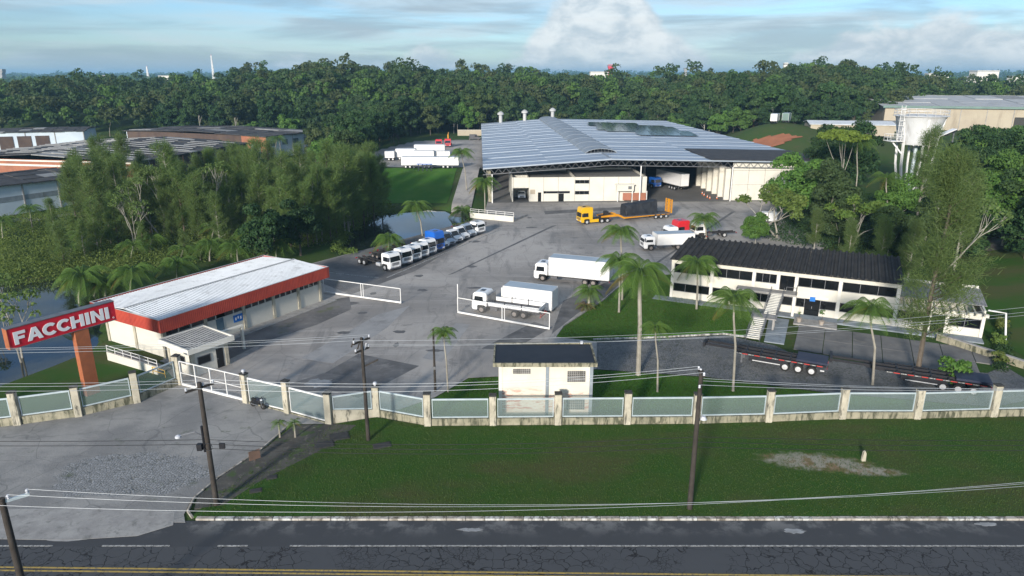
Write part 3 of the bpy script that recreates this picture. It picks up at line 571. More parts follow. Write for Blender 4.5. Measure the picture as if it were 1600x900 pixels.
# --- white-roofed showroom
def showroom():
    t = thing('showroom', 'long low cream building with white ribbed roof and red fascia', 'building', (-38.1, 71.2, 0), R(59.9)); L, W = 23.3, 10.9
    xs = [0, 5.2, 10.6, 15.2, 19.4, L]
    for i in range(5):
        a, b = xs[i] + .22, xs[i + 1] - .22
        box(t, 'wall_panel', 'wall_cream', a, b, .04, .22, 0, 2.52); box(t, 'wall_panel', 'wall_cream', a, b, W - .22, W - .04, 0, 3.3)
        n = 4 if i else 3
        for k in range(n):
            u0 = a + (b - a) * k / n; u1 = a + (b - a) * (k + 1) / n
            if i == 1 and k == 1: continue
            window(t, u0 + .06, u1 - .06, 2.54, 3.28, .16)
            box(t, 'mullion', 'wall_cream', u1 - .05, u1 + .05, .05, .2, 2.53, 3.3) if k < n - 1 else None
        box(t, 'lintel', 'wall_cream', a, b, .05, .25, 3.3, 3.42)
    d = box(t, 'door', 'glass_blue', 6.6, 7.6, -.02, .035, .05, 2.5); box(d, 'handle', 'grey_steel', 7.42, 7.48, -.06, -.02, 1.05, 1.25)
    for x in xs: box(t, 'pillar', 'post_concrete', x - .2, x + .2, -.08, .3, 0, 3.42)
    for y0, y1 in ((.32, 5.2), (5.65, W - .32)):
        box(t, 'wall_panel', 'wall_cream', .0, .18, y0, y1, 0, 3.4); box(t, 'wall_panel', 'wall_cream', L - .18, L, y0, y1, 0, 3.4)
    for y in (5.42, W - .1): box(t, 'pillar', 'post_concrete', -.1, .25, y - .2, y + .2, 0, 3.42); box(t, 'pillar', 'post_concrete', L - .25, L + .1, y - .2, y + .2, 0, 3.42)
    o = .95
    def fas(name, l, key, loc, rz):
        part(t, name, 'red_fascia', key, lambda q: [q.box(0, l, 0, .05, 0, 1.5)] and [q.box(i * .25, i * .25 + .1, -.035, 0, .02, 1.48) for i in range(int(l / .25))] and q, loc, rz)
    fas('fascia', L + 2 * o, 'fl', (-o, -o, 3.4), 0); fas('fascia', L + 2 * o, 'fl', (L + o, W + o, 3.4), math.pi)
    fas('fascia', W + 2 * o, 'fw', (-o, W + o, 3.4), -math.pi / 2); fas('fascia', W + 2 * o, 'fw', (L + o, -o, 3.4), math.pi / 2)
    box(t, 'soffit', 'wall_white', -o + .06, L + o - .06, -o + .06, W + o - .06, 3.44, 3.5)
    hw = W / 2 + o - .08; n = 24; wd_ = (L + 2 * o - .16) / n; sl_ = math.atan2(.42, hw); ln = hw / math.cos(sl_)
    for i in range(n):
        x = -o + .08 + i * wd_
        part(t, 'roof_sheet', 'roof_white', 'sr', lambda q: ribbed(q, wd_ - .012, ln, 3, .045), (x, -o + .08, 4.72), rot=(sl_, 0, 0))
        part(t, 'roof_sheet', 'roof_white', 'sr', lambda q: q, (x + wd_, W + o - .08, 4.72), rot=(sl_, 0, math.pi))
    MB().bar((-o + .1, W / 2, 5.2), (L + o - .1, W / 2, 5.2), .35, .06).build('ridge_cap', 'roof_grey_light', t)
    MB().box(-o - .02, L + o + .02, -o - .03, -o + .1, 4.9, 4.94).box(-o - .02, L + o + .02, W + o - .1, W + o + .03, 4.9, 4.94).box(-o - .03, -o + .1, -o + .1, W + o - .1, 4.9, 4.94).box(L + o - .1, L + o + .03, -o + .1, W + o - .1, 4.9, 4.94).build('edge_flashing', 'roof_grey_light', t)
    s = box(t, 'notice_board', 'sign_blue', 9.0, 10.3, -.03, .03, 1.35, 2.25)
    for i, x in enumerate((9.2, 9.55, 9.92)): box(s, 'panel', 'sign_white', x, x + .2, -.045, -.032, 1.6 + .12 * (i % 2), 1.95 + .1 * (i % 2))
    box(t, 'walkway', 'concrete', -1, L + 1.5, -1.6, -.1, 0, .1)
showroom()
def access_ramp():
    t = thing('access_ramp', 'cream access ramp with white handrail beside the sign lawn', 'ramp', (-44.4, 70.6, 0), R(-28))
    MB().prism([(0, 0), (8.4, 0), (8.4, .9), (0, 1.0)][::1], 'y', 0, .2).build('side_wall', 'wall_cream', t)
    MB().prism([(0, .55), (8.4, .25), (8.4, .3), (0, .6)], 'y', .2, 1.6).build('deck', 'concrete', t)
    railing(t, [(0, .1, 1.0), (8.4, .1, .9)], .75); y = thing('handrail', 'short yellow handrail by the cream ramp', 'rail', (-37.6, 66.9, .05), R(-28)); railing(y, [(0, 0, 0), (2.0, 0, 0)], .8, 'paint_yellow')
access_ramp()
# --- gatehouse
def gatehouse():
    t = thing('gatehouse', 'small cream gatehouse with flat slab-edged roof beside the gate', 'building', (-33.0, 66.2, 0), R(55)); a, b = 4.1, 4.4
    for nm, q in (('front', (0, a, 0, .2)), ('back', (0, a, b - .2, b)), ('side', (0, .2, .2, b - .2)), ('side', (a - .2, a, .2, b - .2))):
        box(t, 'wall', 'wall_cream', *q, 0, 2.75)
    for (x, y) in ((-.02, -.02), (a - .28, -.02), (-.02, b - .28), (a - .28, b - .28)): box(t, 'pillar', 'post_concrete', x - .05, x + .35, y - .05, y + .35, 0, 2.74)
    window(t, .6, 2.1, 1.1, 2.0, -.005); window_x(t, 1.2, 2.9, 1.1, 2.0, -.005)
    d = box(t, 'door', 'glass_dark', 2.75, 3.55, -.05, -.004, .05, 2.2); box(d, 'handle', 'grey_steel', 2.8, 2.88, -.09, -.05, 1.05, 1.15)
    e = .6; m = MB(); m.box(-e, a + e, -e, -e + .15, 2.75, 3.3).box(-e, a + e, b + e - .15, b + e, 2.75, 3.3).box(-e, -e + .15, -e + .15, b + e - .15, 2.75, 3.3).box(a + e - .15, a + e, -e + .15, b + e - .15, 2.75, 3.3); m.build('roof_edge', 'wall_white', t)
    box(t, 'roof_slab', 'wall_white', -e + .15, a + e - .15, -e + .15, b + e - .15, 2.76, 2.86)
    n = 8; wd_ = (a + 2 * e - .34) / n
    for i in range(n): part(t, 'roof_sheet', 'roof_grey', 'gh', lambda q: ribbed(q, wd_ - .02, b + 2 * e - .36, 2, .05), (-e + .17 + i * wd_, -e + .18, 3.1), rot=(R(1.2), 0, 0))
    MB().box(a + e, a + e + 3.2, 2.4, 2.8, 2.72, 2.92).build('canopy_beam', 'wall_cream', t); box(t, 'beam_post', 'wall_cream', a + e + 2.9, a + e + 3.15, 2.45, 2.75, 0, 2.72)
gatehouse()
# --- brand sign
LET = {'F': [[(0, 0), (.26, 0), (.26, 1), (0, 1)], [(.26, .76), (.74, .76), (.74, 1), (.26, 1)], [(.26, .38), (.66, .38), (.66, .60), (.26, .60)]],
       'A': [[(0, 0), (.27, 0), (.36, .22), (.50, .70), (.50, 1), (.36, 1)], [(1, 0), (.64, 1), (.50, 1), (.50, .70), (.64, .22), (.73, 0)], [(.36, .22), (.64, .22), (.582, .42), (.418, .42)]],
       'H': [[(0, 0), (.27, 0), (.27, 1), (0, 1)], [(.63, 0), (.9, 0), (.9, 1), (.63, 1)], [(.27, .39), (.63, .39), (.63, .62), (.27, .62)]],
       'I': [[(0, 0), (.27, 0), (.27, 1), (0, 1)]],
       'N': [[(0, 0), (.25, 0), (.25, 1), (0, 1)], [(.65, 0), (.9, 0), (.9, 1), (.65, 1)], [(.25, .62), (.65, 0), (.65, .38), (.25, 1)]]}
def ring(r0, r1, a0, a1, n, cx, cy, ky): return [[(cx + r * math.cos(a), cy + r * ky * math.sin(a)) for r, a in ((r0, s0), (r1, s0), (r1, s1), (r0, s1))] for s0, s1 in ((a0 + (a1 - a0) * i / n, a0 + (a1 - a0) * (i + 1) / n) for i in range(n))]
LET['C'] = ring(.25, .5, R(42), R(318), 14, .5, .5, 1.0)
ADV = {'F': .80, 'A': 1.0, 'C': .95, 'H': 1.02, 'I': .40, 'N': 1.02}
def brand_sign():
    a, b = Vector((-44.1, 57.2, 0)), Vector((-39.1, 65.2, 0)); d = (b - a); L = d.length
    t = thing('brand_sign', 'red FACCHINI board on an orange pillar beside the entrance', 'sign', (-41.2, 62.3, 0), math.atan2(d.y, d.x))
    off = -6.15; x0, x1 = off, off + L; z0, z1 = 6.8, 8.7
    m = MB(); m.box(-.75, .55, -.28, .42, 0, 6.8); m.build('pillar', 'sign_orange', t, bevel=.03)
    bd = box(t, 'board', 'sign_red', x0, x1, -.3, .45, z0, z1); MB().box(x0 - .05, x1 + .05, -.36, .5, z1, z1 + .07).build('top_flashing', 'grey_steel', bd)
    MB().box(x0 - .04, x0, -.34, .48, z0, z1).build('end_plate', 'sign_orange', bd); MB().box(x0, x1, -.34, -.3, z0, z0 + .06).build('bottom_trim', 'grey_steel', bd)
    word = 'FACCHINI'; tot = sum(ADV[c] for c in word); s = 1.18; k = (L - .9) / (tot * s); x = x0 + .42
    for c in word:
        q = MB()
        for poly in LET[c]: q.prism([(x + p[0] * s * k, z0 + .33 + p[1] * s) for p in poly], 'y', -.345, -.302)
        q.build('letter', 'sign_white', bd); x += ADV[c] * s * k
    q = MB()
    for poly in ring(.06, .085, 0, R(360), 12, x1 - .28, z0 + .3, 1): q.prism(poly, 'y', -.33, -.302)
    q.build('registered_mark', 'sign_white', bd)
brand_sign()
# --- substation
def substation():
    t = thing('substation', 'small white transformer house with black flat roof behind the fence', 'building', (-1.2, 57.5, 0)); W, D, Hh = 8.5, 4.2, 5.15
    box(t, 'wall', 'plaster_flaked', 0, W, 0, .2, 0, Hh); box(t, 'wall', 'plaster_flaked', 0, W, D - .2, D, 0, Hh); box(t, 'wall', 'plaster_flaked', 0, .2, .2, D - .2, 0, Hh); box(t, 'wall', 'plaster_flaked', W - .2, W, .2, D - .2, 0, Hh)
    for x in (0, W / 2 - .02, W - .3): box(t, 'pillar', 'concrete_blue' if x else 'wall_white', x, x + .3, -.06, -.003, 0, Hh)
    def vent(x0, x1, z0, z1, nx, nz):
        v = MB(); sx, sz = (x1 - x0) / nx, (z1 - z0) / nz
        for i in range(nx + 1): v.box(x0 + i * sx - .025, x0 + i * sx + .025, -.05, -.004, z0, z1)
        for j in range(nz + 1):
            for i in range(nx): v.box(x0 + i * sx + .025, x0 + (i + 1) * sx - .025, -.045, -.004, z0 + j * sz - .025, z0 + j * sz + .025)
        o = v.build('vent', 'concrete', t); box(o, 'backing', 'soot', x0, x1, -.015, -.004, z0, z1)
    vent(1.3, 2.85, 4.3, 4.75, 9, 3); vent(6.2, 7.8, 3.5, 4.55, 9, 6); vent(6.2, 7.8, .75, 1.75, 9, 6)
    e = .5; box(t, 'roof_slab', 'wall_mossy', -e, W + e - .2, -e, D + .3, Hh, Hh + .22); box(t, 'roof_covering', 'roof_flat_black', -e + .18, W + e - .38, -e + .18, D + .12, Hh + .22, Hh + .27)
    m = MB(); m.box(-e, W + e - .2, -e, -e + .15, Hh + .22, Hh + .36).box(-e, W + e - .2, D + .15, D + .3, Hh + .22, Hh + .36).box(-e, -e + .15, -e + .15, D + .15, Hh + .22, Hh + .36).box(W + e - .35, W + e - .2, -e + .15, D + .15, Hh + .22, Hh + .36); m.build('parapet', 'wall_mossy', t)
    box(t, 'lamp', 'insulator', 7.7, 7.95, D - .1, D + .12, Hh + .36, Hh + .62)
substation()
# --- two-storey office with outside stair
def office():
    t = thing('office_building', 'two storey cream office with dark corrugated roof and outside stair', 'building', (22.4, 93.1, 0), math.atan2(-15.9, 33.4)); L1, L, D = 27.7, 37.0, 11.0
    us = [0, 5.34, 10.75, 13.8, 16.0, 21.2, 27.7]
    for i in range(6):
        a, b = us[i] + .2, us[i + 1] - .2
        if i == 3: box(t, 'wall_panel', 'wall_cream', a, b, .05, .25, 0, 1.05); window(t, a, b, 1.07, 2.25, .12)
        elif i == 4:
            box(t, 'wall_panel', 'wall_cream', a, 17.3, .05, .25, 0, 1.05); box(t, 'wall_panel', 'wall_cream', 19.1, b, .05, .25, 0, 1.05)
            d = box(t, 'door', 'glass_dark', 17.3, 19.1, .08, .14, .1, 2.25); box(d, 'handle', 'grey_steel', 18.15, 18.22, .04, .08, 1.0, 1.3)
            window(t, a, 17.28, 1.07, 2.25, .12); window(t, 19.12, b, 1.07, 2.25, .12)
        else: box(t, 'wall_panel', 'wall_cream', a, b, .05, .25, 0, 1.05); window(t, a, b, 1.07, 2.25, .12, bars=3)
        box(t, 'spandrel', 'wall_cream', a, b, .05, .25, 2.27, 3.05)
        if i == 3: box(t, 'door', 'glass_dark', a + .1, b - .1, .1, .16, 3.07, 5.1)
        else: box(t, 'wall_panel', 'wall_cream', a, b, .05, .25, 3.05, 3.75); window(t, a, b, 3.77, 5.05, .12, bars=3)
    for u in us: box(t, 'pillar', 'wall_white', u - .2, u + .2, -.12, .3, 0, 5.1)
    box(t, 'eave_beam', 'wall_cream', -.2, L1 + .2, -.2, .25, 5.1, 5.72)
    box(t, 'end_wall', 'wall_cream', 0, .22, .3, D - .22, 0, 5.7); box(t, 'end_wall', 'wall_cream', L1 - .22, L1, .3, D - .22, 0, 5.7); box(t, 'back_wall', 'wall_cream', 0, L1, D - .22, D, 0, 6.1)
    box(t, 'floor_slab', 'concrete', .25, L1 - .25, .3, D - .25, 2.85, 3.03)
    n = 18; wd_ = (L1 + .8) / n; ln = D + 1.2; sl_ = math.atan2(.55, ln)
    for i in range(n): part(t, 'roof_sheet', 'roof_dark', 'of', lambda q: ribbed(q, wd_ - .03, ln / math.cos(sl_), 2, .22, .05), (-.4 + i * wd_, -.75, 5.76), rot=(sl_, 0, 0))
    # right wing
    for k, (a, b) in enumerate(((27.95, 31.2), (31.6, 33.0), (33.4, 36.7))):
        if k == 1: box(t, 'door', 'glass_dark', a, b, .1, .16, .1, 2.3)
        else: box(t, 'wall_panel', 'wall_cream', a, b, .05, .25, 0, 1.1); window(t, a, b, 1.12, 2.3, .12, bars=2)
        box(t, 'spandrel', 'wall_cream', a, b, .05, .25, 2.32, 2.7)
    for u in (31.4, 33.2, 36.85): box(t, 'pillar', 'wall_white', u - .17, u + .17, -.12, .3, 0, 2.7)
    box(t, 'end_wall', 'wall_cream', L - .2, L, .3, D - 3, 0, 3.4); box(t, 'wing_beam', 'wall_cream', L1 + .2, L + .3, -.25, .25, 2.7, 3.05)
    for i in range(11): box(t, 'rafter', 'post_concrete', 28.4 + i * .82, 28.56 + i * .82, -1.3, 2.2, 3.05, 3.3)
    n = 9; wd_ = (L - L1 + .3) / n
    for i in range(n): part(t, 'roof_sheet', 'roof_grey', 'ofw', lambda q: ribbed(q, wd_ - .02, 6.4, 3, .06), (L1 + .1 + i * wd_, 2.3, 3.4), rot=(R(4), 0, 0))
    box(t, 'parapet', 'wall_white', L1, L + .2, 8.7, 8.95, 0, 4.15)
    MB().tube([(L + .3, 1.0, 3.3), (L + 2.0, .6, 3.3), (L + 2.3, -.6, .1)], .11, 8).build('drain_pipe', 'white_steel', t, smooth=True)
    # balcony and stair
    bal = box(t, 'balcony', 'concrete', 8.8, 16.3, -1.7, -.13, 2.82, 3.04); railing(bal, [(15.0, -1.62, 3.04), (16.2, -1.62, 3.04), (16.2, -.2, 3.04)], .95, 'grey_steel')
    MB().box(15.9, 16.2, -1.65, -1.35, 0, 2.82).build('balcony_post', 'wall_white', bal)
    def flight(u0, v0, z0, u1, v1, z1, n):
        f = MB(); f.bar((u0 - .75, v0, z0 - .22), (u1 - .75, v1, z1 - .22), .1, .3); f.bar((u0 + .75, v0, z0 - .22), (u1 + .75, v1, z1 - .22), .1, .3); o = f.build('stair_flight', 'grey_steel', t)
        for i in range(n):
            k = (i + .5) / n; u, v, z = u0 + (u1 - u0) * k, v0 + (v1 - v0) * k, z0 + (z1 - z0) * k
            part(o, 'step', 'wall_white', 'step', lambda q: q.box(-.72, .72, -.16, .16, -.06, .02), (u, v, z))
        railing(t, [(u0 - .78, v0, z0), (u1 - .78, v1, z1)], .9, 'grey_steel', r=.025); railing(t, [(u0 + .78, v0, z0), (u1 + .78, v1, z1)], .9, 'grey_steel', r=.025)
    flight(14.0, -1.75, 2.98, 13.7, -6.4, 1.62, 13); box(t, 'landing', 'concrete', 11.6, 14.6, -8.2, -6.4, 1.46, 1.6)
    railing(t, [(11.7, -6.5, 1.6), (11.7, -8.1, 1.6)], .9, 'grey_steel', r=.025); railing(t, [(14.5, -6.4, 1.6), (14.5, -8.1, 1.6), (13.6, -8.1, 1.6)], .9, 'grey_steel', r=.025)
    for (x, y) in ((11.9, -7.9), (14.3, -7.9), (14.3, -6.6), (11.9, -6.6)): box(t, 'landing_post', 'concrete', x - .1, x + .1, y - .1, y + .1, 0, 1.46)
    flight(12.75, -8.2, 1.55, 12.5, -12.2, .2, 11)
    box(t, 'walkway', 'concrete_blue', -2.2, L, -2.0, -.13, 0, .16); box(t, 'forecourt', 'concrete', 16.4, 21.4, -4.4, -2.0, 0, .2)
    s = box(t, 'logo_sign', 'sign_blue', 17.85, 18.5, .02, .07, 2.0, 2.6); MB().box(19.0, 20.0, -.02, .06, 2.5, 2.62).build('door_plate', 'sign_white', t)
    for u, nm in ((17.0, 'left'), (19.6, 'right')):
        p = t.matrix_basis @ Vector((u, -3.6, .2)); q = thing('potted_plant', ('bare stemmed' if nm == 'left' else 'leafy') + ' plant in a pale pot by the office door', 'plant', p, 0)
        MB().lathe([(.22, 0), (.34, .5), (.38, .55), (.30, .55)], 12).build('pot', 'terracotta', q, smooth=True); MB().tube([(0, 0, .5), (.03, .02, 1.1)], .03, 6).build('stem', 'bark_brown', q)
        q['_leaf'] = .45 if nm == 'right' else .25
office()
# --- assembly hall
HALL_O, HALL_A = Vector((-7.0, 168.0, 0)), R(2.6)
def hall():
    t = thing('assembly_hall', 'huge open fronted assembly hall with blue grey metal roof', 'building', HALL_O, HALL_A); W, D, RX = 86.0, 162.0, 31.0; zl, zr, zt = 8.5, 9.5, 10.6
    t2 = t
    def roof_z(u): return zl + (zt - zl) * u / RX if u < RX else zt + (zr - zt) * (u - RX) / (W - RX)
    # roof: courses of sheets, each lapping the next one
    n = 25; dv = D / n
    for i in range(n):
        for j in range(4):
            a, b = [(0, 16), (16, RX), (RX, 56), (56, W)][j]
            if j == 3 and i < 4: continue
            v0 = i * dv; lift = .05 if (i + j) % 2 else 0.0
            m = MB(); za, zb = roof_z(a) + lift, roof_z(b) + lift
            m.add([(a, v0 - .25, za + .10), (b, v0 - .25, zb + .10), (b, v0 + dv, zb), (a, v0 + dv, za), (a, v0 - .25, za - .08), (b, v0 - .25, zb - .08), (b, v0 + dv, zb - .12), (a, v0 + dv, za - .12)], [(0, 1, 2, 3), (7, 6, 5, 4), (4, 5, 1, 0), (5, 6, 2, 1), (6, 7, 3, 2), (7, 4, 0, 3)])
            m.build('roof_sheet', 'roof_metal_b' if (i * 7 + j * 3) % 5 < 2 else 'roof_metal', t)
    for i in range(5):
        a, b = 55.5, W + .3; v0 = -.4 + i * 5.3; za, zb = roof_z(a) + .30, roof_z(b) + .25
        MB().add([(a + i * .2, v0, za), (b, v0, zb), (b, v0 + 5.25, zb), (a + i * .2, v0 + 5.25, za), (a + i * .2, v0, za - .1), (b, v0, zb - .1), (b, v0 + 5.25, zb - .1), (a + i * .2, v0 + 5.25, za - .1)], [(0, 1, 2, 3), (7, 6, 5, 4), (4, 5, 1, 0), (5, 6, 2, 1), (6, 7, 3, 2), (7, 4, 0, 3)]).build('dark_roof_sheet', 'roof_sooty', t)
    # curved ridge vault
    hw, hh = 4.3, 1.35; k = 10
    arc = [(RX + hw * math.cos(math.pi * (1 - i / k)), roof_z(RX) - .25 + hh * math.sin(math.pi * i / k)) for i in range(k + 1)]; inner = [(RX + (x - RX) * .97, z - .12) for x, z in arc][::-1]
    for i in range(23):
        v0 = 14 + i * 6.4; m = MB()
        for q in range(k):
            a, b = arc[q], arc[q + 1]; c, d = inner[k - q - 1], inner[k - q]
            lf = .06 if i % 2 else 0
            m.prism([(a[0], a[1] + lf), (b[0], b[1] + lf), (c[0], c[1] + lf), (d[0], d[1] + lf)], 'y', v0, v0 + 6.38)
        m.build('vault_panel', 'roof_vault', t)
    m = MB()
    for i in range(9): x = RX - 3.6 + i * .9; m.bar((x, 14.3, roof_z(RX) - .2), (x, 14.3, roof_z(RX) - .25 + hh * math.sqrt(max(0, 1 - ((x - RX) / hw) ** 2)) - .1), .08)
    m.build('vault_louvre', 'grey_steel', t)
    MB().bar((RX, 0, zt + .18), (RX, 14, zt + .18), .5, .08).build('ridge_cap', 'roof_vault', t)
    # solar array on the far slope: racks of panels
    for i in range(9):
        v0 = 70 + i * 7.2
        for j in range(6):
            a = 43 + j * 5.2 + (i % 3) * 1.1; b = a + 4.9
            if b > 77 or (i > 6 and j > 3) or (i < 2 and j < 2): continue
            za, zb = roof_z(a) + .42, roof_z(b) + .42
            MB().add([(a, v0, za), (b, v0, zb), (b, v0 + 6.2, zb + .1), (a, v0 + 6.2, za + .1), (a, v0, za - .06), (b, v0, zb - .06), (b, v0 + 6.2, zb + .04), (a, v0 + 6.2, za + .04)], [(0, 1, 2, 3), (7, 6, 5, 4), (4, 5, 1, 0), (5, 6, 2, 1), (6, 7, 3, 2), (7, 4, 0, 3)]).build('solar_panel', 'solar', t)
    # roof edge and front lattice girder
    for v in (-.3,):
        m = MB()
        for a, b in ((0, RX), (RX, W)): m.bar((a, v, roof_z(a) - .05), (b, v, roof_z(b) - .05), .12, .3)
        m.build('verge_flashing', 'roof_metal_b', t)
    m = MB(); dz = 1.25; N_ = 46
    for i in range(N_):
        a, b = W * i / N_, W * (i + 1) / N_; c = (a + b) / 2
        m.bar((a, .5, roof_z(a) - .35), (b, .5, roof_z(b) - .35), .14); m.bar((a, .5, roof_z(a) - .35 - dz), (b, .5, roof_z(b) - .35 - dz), .14)
        m.bar((a, .5, roof_z(a) - .4), (c, .5, roof_z(c) - .3 - dz), .08); m.bar((c, .5, roof_z(c) - .3 - dz), (b, .5, roof_z(b) - .4), .08)
    m.build('lattice_girder', 'grey_steel', t)
    for u in (2.2, 38.5, 61.2): MB().box(u - .12, u + .12, .38, .62, 0, roof_z(u) - 1.6).build('front_post', 'white_steel', t)
    for i in range(13):
        v = 2 + i * 12.2; m = MB(); m.prism([(1.3, 0), (2.3, 0), (1.9, roof_z(1.5) - .5), (.9, roof_z(1.5) - .5)], 'y', v, v + .6); m.build('column', 'wall_mossy' if i == 0 else 'concrete', t)
        if i: box(t, 'column', 'concrete', W - 1.2, W - .6, v, v + .6, 0, roof_z(W - 1) - .4); box(t, 'column', 'concrete', 45 - .3, 45 + .3, v + 10, v + 10.6, 0, roof_z(45) - .4)
    box(t, 'back_wall', 'interior', 0, W, D - .4, D - .1, 0, 8.3); box(t, 'side_wall', 'interior', W - .5, W - .2, 30, D - .5, 0, 9.0); box(t, 'side_wall', 'interior', .1, .4, 40, D - .5, 4.2, 8.2)
    box(t, 'floor', 'hall_floor', .5, W - .5, .6, D - .5, 0, .06)
    # right front block: cast panels between pilasters
    for i in range(6):
        a = 61.6 + i * 4.1
        for (z0, z1) in ((0, 3.9), (3.95, 7.4)): box(t, 'wall_panel', 'wall_cream', a + .05, a + 4.05, 1.4, 1.65, z0, z1)
        box(t, 'wall_panel', 'wall_mossy' if i == 9 else 'wall_cream', a + .05, a + 4.05, 1.55, 1.75, 7.45, roof_z(a) - .35)
    for i in range(6): box(t, 'fin', 'wall_cream', 60.2, 61.5, 2.2 + i * 4.6, 2.7 + i * 4.6, 0, 7.9); box(t, 'wall_panel', 'wall_cream', 61.3, 61.5, 2.72 + i * 4.6, 6.75 + i * 4.6, 0, 7.9)
    for u, v in ((20, 158), (9, 158), (33, 160)):
        m = MB(); m.lathe([(.8, roof_z(u) - .2), (.8, roof_z(u) + 3.4), (1.5, roof_z(u) + 3.5), (1.5, roof_z(u) + 4.2), (.4, roof_z(u) + 5)], 10, (u, v, 0)); m.build('roof_vent', 'roof_grey_light', t, smooth=True)
    # built-in front offices
    o = thing('front_offices', 'cream flat topped offices built under the hall front', 'building', HALL_O, HALL_A)
    jn = [7.4, 11.3, 14.9, 18.5, 22.6, 26.2, 29.8, 33.4, 36.6, 40.2]; Z = 6.0
    def wall(a, b, holes=()):
        zs = 0
        for (z0, z1) in list(holes) + [(Z, Z)]:
            if z0 > zs + .02: box(o, 'wall_panel', 'wall_cream', a + .03, b - .03, 2.0, 2.25, zs, z0)
            zs = z1
    wall(jn[0], jn[1], [(0.001, 3.4)])
    wall(jn[1], jn[2]); box(o, 'door', 'glass_dark', 13.5, 14.3, 1.94, 1.99, .05, 2.3); box(o, 'shutter', 'wall_beige', 11.6, 12.8, 1.95, 1.99, 1.9, 3.0)
    wall(jn[2], jn[3], [(2.0, 2.6)]); window(o, jn[2] + .6, jn[3] - .1, 2.02, 2.58, 2.1)
    wall(jn[3], jn[4], [(2.0, 2.6)]); window(o, jn[3] + .1, jn[4] - 1.2, 2.02, 2.58, 2.1); box(o, 'wall_panel', 'wall_cream', jn[4] - 1.15, jn[4] - .03, 2.0, 2.25, 2.0, 2.6); box(o, 'door', 'glass_dark', jn[3] + .1, jn[3] + 1.4, 1.93, 1.99, .05, 1.98)
    wall(jn[4], jn[5], [(1.7, 2.6), (4.4, 5.3)]); window(o, jn[4] + .1, jn[5] - .1, 1.72, 2.58, 2.1, bars=3); window(o, jn[4] + .1, jn[5] - .1, 4.42, 5.28, 2.1, bars=3)
    for i in range(5, 9): wall(jn[i], jn[i + 1])
    box(o, 'side_wall', 'wall_cream', 40.2, 40.45, 2.0, 20, 0, Z); box(o, 'side_wall', 'wall_cream', 7.1, 7.35, 2.0, 20, 0, Z); box(o, 'back_wall', 'wall_cream', 7.4, 40.2, 19.8, 20, 0, Z)
    box(o, 'inner_wall', 'wall_cream', 7.4, 11.3, 9, 9.2, 0, 5.6); box(o, 'partition', 'wall_cream', 11.3, 11.5, 2.3, 19.7, 0, 5.6); box(o, 'partition', 'wall_cream', 22.6, 22.8, 2.3, 19.7, 0, 6.0)
    box(o, 'roof_slab', 'roof_grey', 11.5, 22.6, 2.3, 19.7, 5.0, 5.2); box(o, 'roof_slab', 'roof_grey', 22.8, 40.15, 2.3, 19.7, 5.3, 5.5)
    pc = box(o, 'porch', 'wall_cream', 32.8, 37.0, .6, 1.98, 2.7, 4.2); box(pc, 'porch_roof', 'wall_white', 32.5, 37.2, .4, 1.98, 4.2, 4.35); box(pc, 'air_conditioner', 'grey_steel', 35.6, 36.4, .4, .58, 3.2, 3.9)
    for x in (33.0, 36.6, 40.2): box(pc, 'porch_post', 'white_steel', x, x + .16, .55, .71, 0, 2.7)
    for x0, x1 in ((34.4, 36.5), (36.85, 40.1)): box(o, 'brick_screen', 'brick_orange', x0, x1, .7, .85, .4, 2.2)
hall()
# --- water tower: flared tank on splayed legs
def water_tower():
    c = Vector((94.3, 164.6, 0)); z0 = hz(c.x, c.y); t = thing('water_tower', 'tall white water tower with flared tank and railed top', 'water tower', (c.x, c.y, z0)); h = -z0
    MB().lathe([(3.9, 14.6 + h), (4.05, 15.0 + h), (4.2, 16.5 + h), (4.6, 18.5 + h), (5.2, 20.6 + h), (5.35, 20.9 + h), (5.2, 21.0 + h), (.5, 21.5 + h)], 32).build('tank', 'tank_white', t, smooth=True)
    for i in range(6):
        a = math.pi * 2 * i / 6 + .35; r0, r1 = 4.9, 3.9
        MB().prism([(r0 - .1, 20.4 + h), (r0 + .3, 20.4 + h), (r1 + .5, 16 + h), (r1 + .1, 10 + h), (r1 - 1.3, 0), (r1 - 1.75, 0), (r1 - .35, 10 + h), (r1 - .05, 14.6 + h)], 'y', -.2, .2).build('leg', 'white_steel', t, rz=a)
    MB().lathe([(.4, 0), (.4, 14.7 + h)], 14).build('riser_pipe', 'pale_steel', t, smooth=True)
    pts = [(5.6 * math.cos(i * math.pi / 10), 5.6 * math.sin(i * math.pi / 10), 21.0 + h) for i in range(21)]
    railing(t, pts, 1.35, r=.06, post=2); MB().lathe([(4.9, 20.92 + h), (5.75, 20.95 + h), (5.75, 21.05 + h), (4.9, 21.06 + h)], 24).build('walkway', 'white_steel', t)
    pl = box(t, 'platform', 'white_steel', -7.3, -4.2, -2.2, 1.2, 15.3 + h, 15.45 + h); railing(pl, [(-4.3, -2.1, 15.45 + h), (-7.2, -2.1, 15.45 + h), (-7.2, 1.1, 15.45 + h), (-4.3, 1.1, 15.45 + h)], 1.4, r=.05); MB().bar((-6.5, -1.2, 15.3 + h), (-4.0, -1.2, 12.6 + h), .3).build('bracket', 'white_steel', pl)
    m = MB()
    for s in (-.45, .45): m.bar((-5.6 + s, -2.4, 15.4 + h), (-5.6 + s, -2.4, 23.4 + h), .09)
    for i in range(22): m.bar((-6.05, -2.4, 15.6 + h + i * .35), (-5.15, -2.4, 15.6 + h + i * .35), .05)
    for i in range(6): z = 16.5 + h + i * 1.2; m.add([(-5.6 + .75 * math.cos(a), -2.4 - .75 * abs(math.sin(a)), z + dz_) for a in [k * math.pi / 6 for k in range(7)] for dz_ in (0, .1)], [(2 * k, 2 * k + 2, 2 * k + 3, 2 * k + 1) for k in range(6)])
    m.build('caged_ladder', 'white_steel', t)
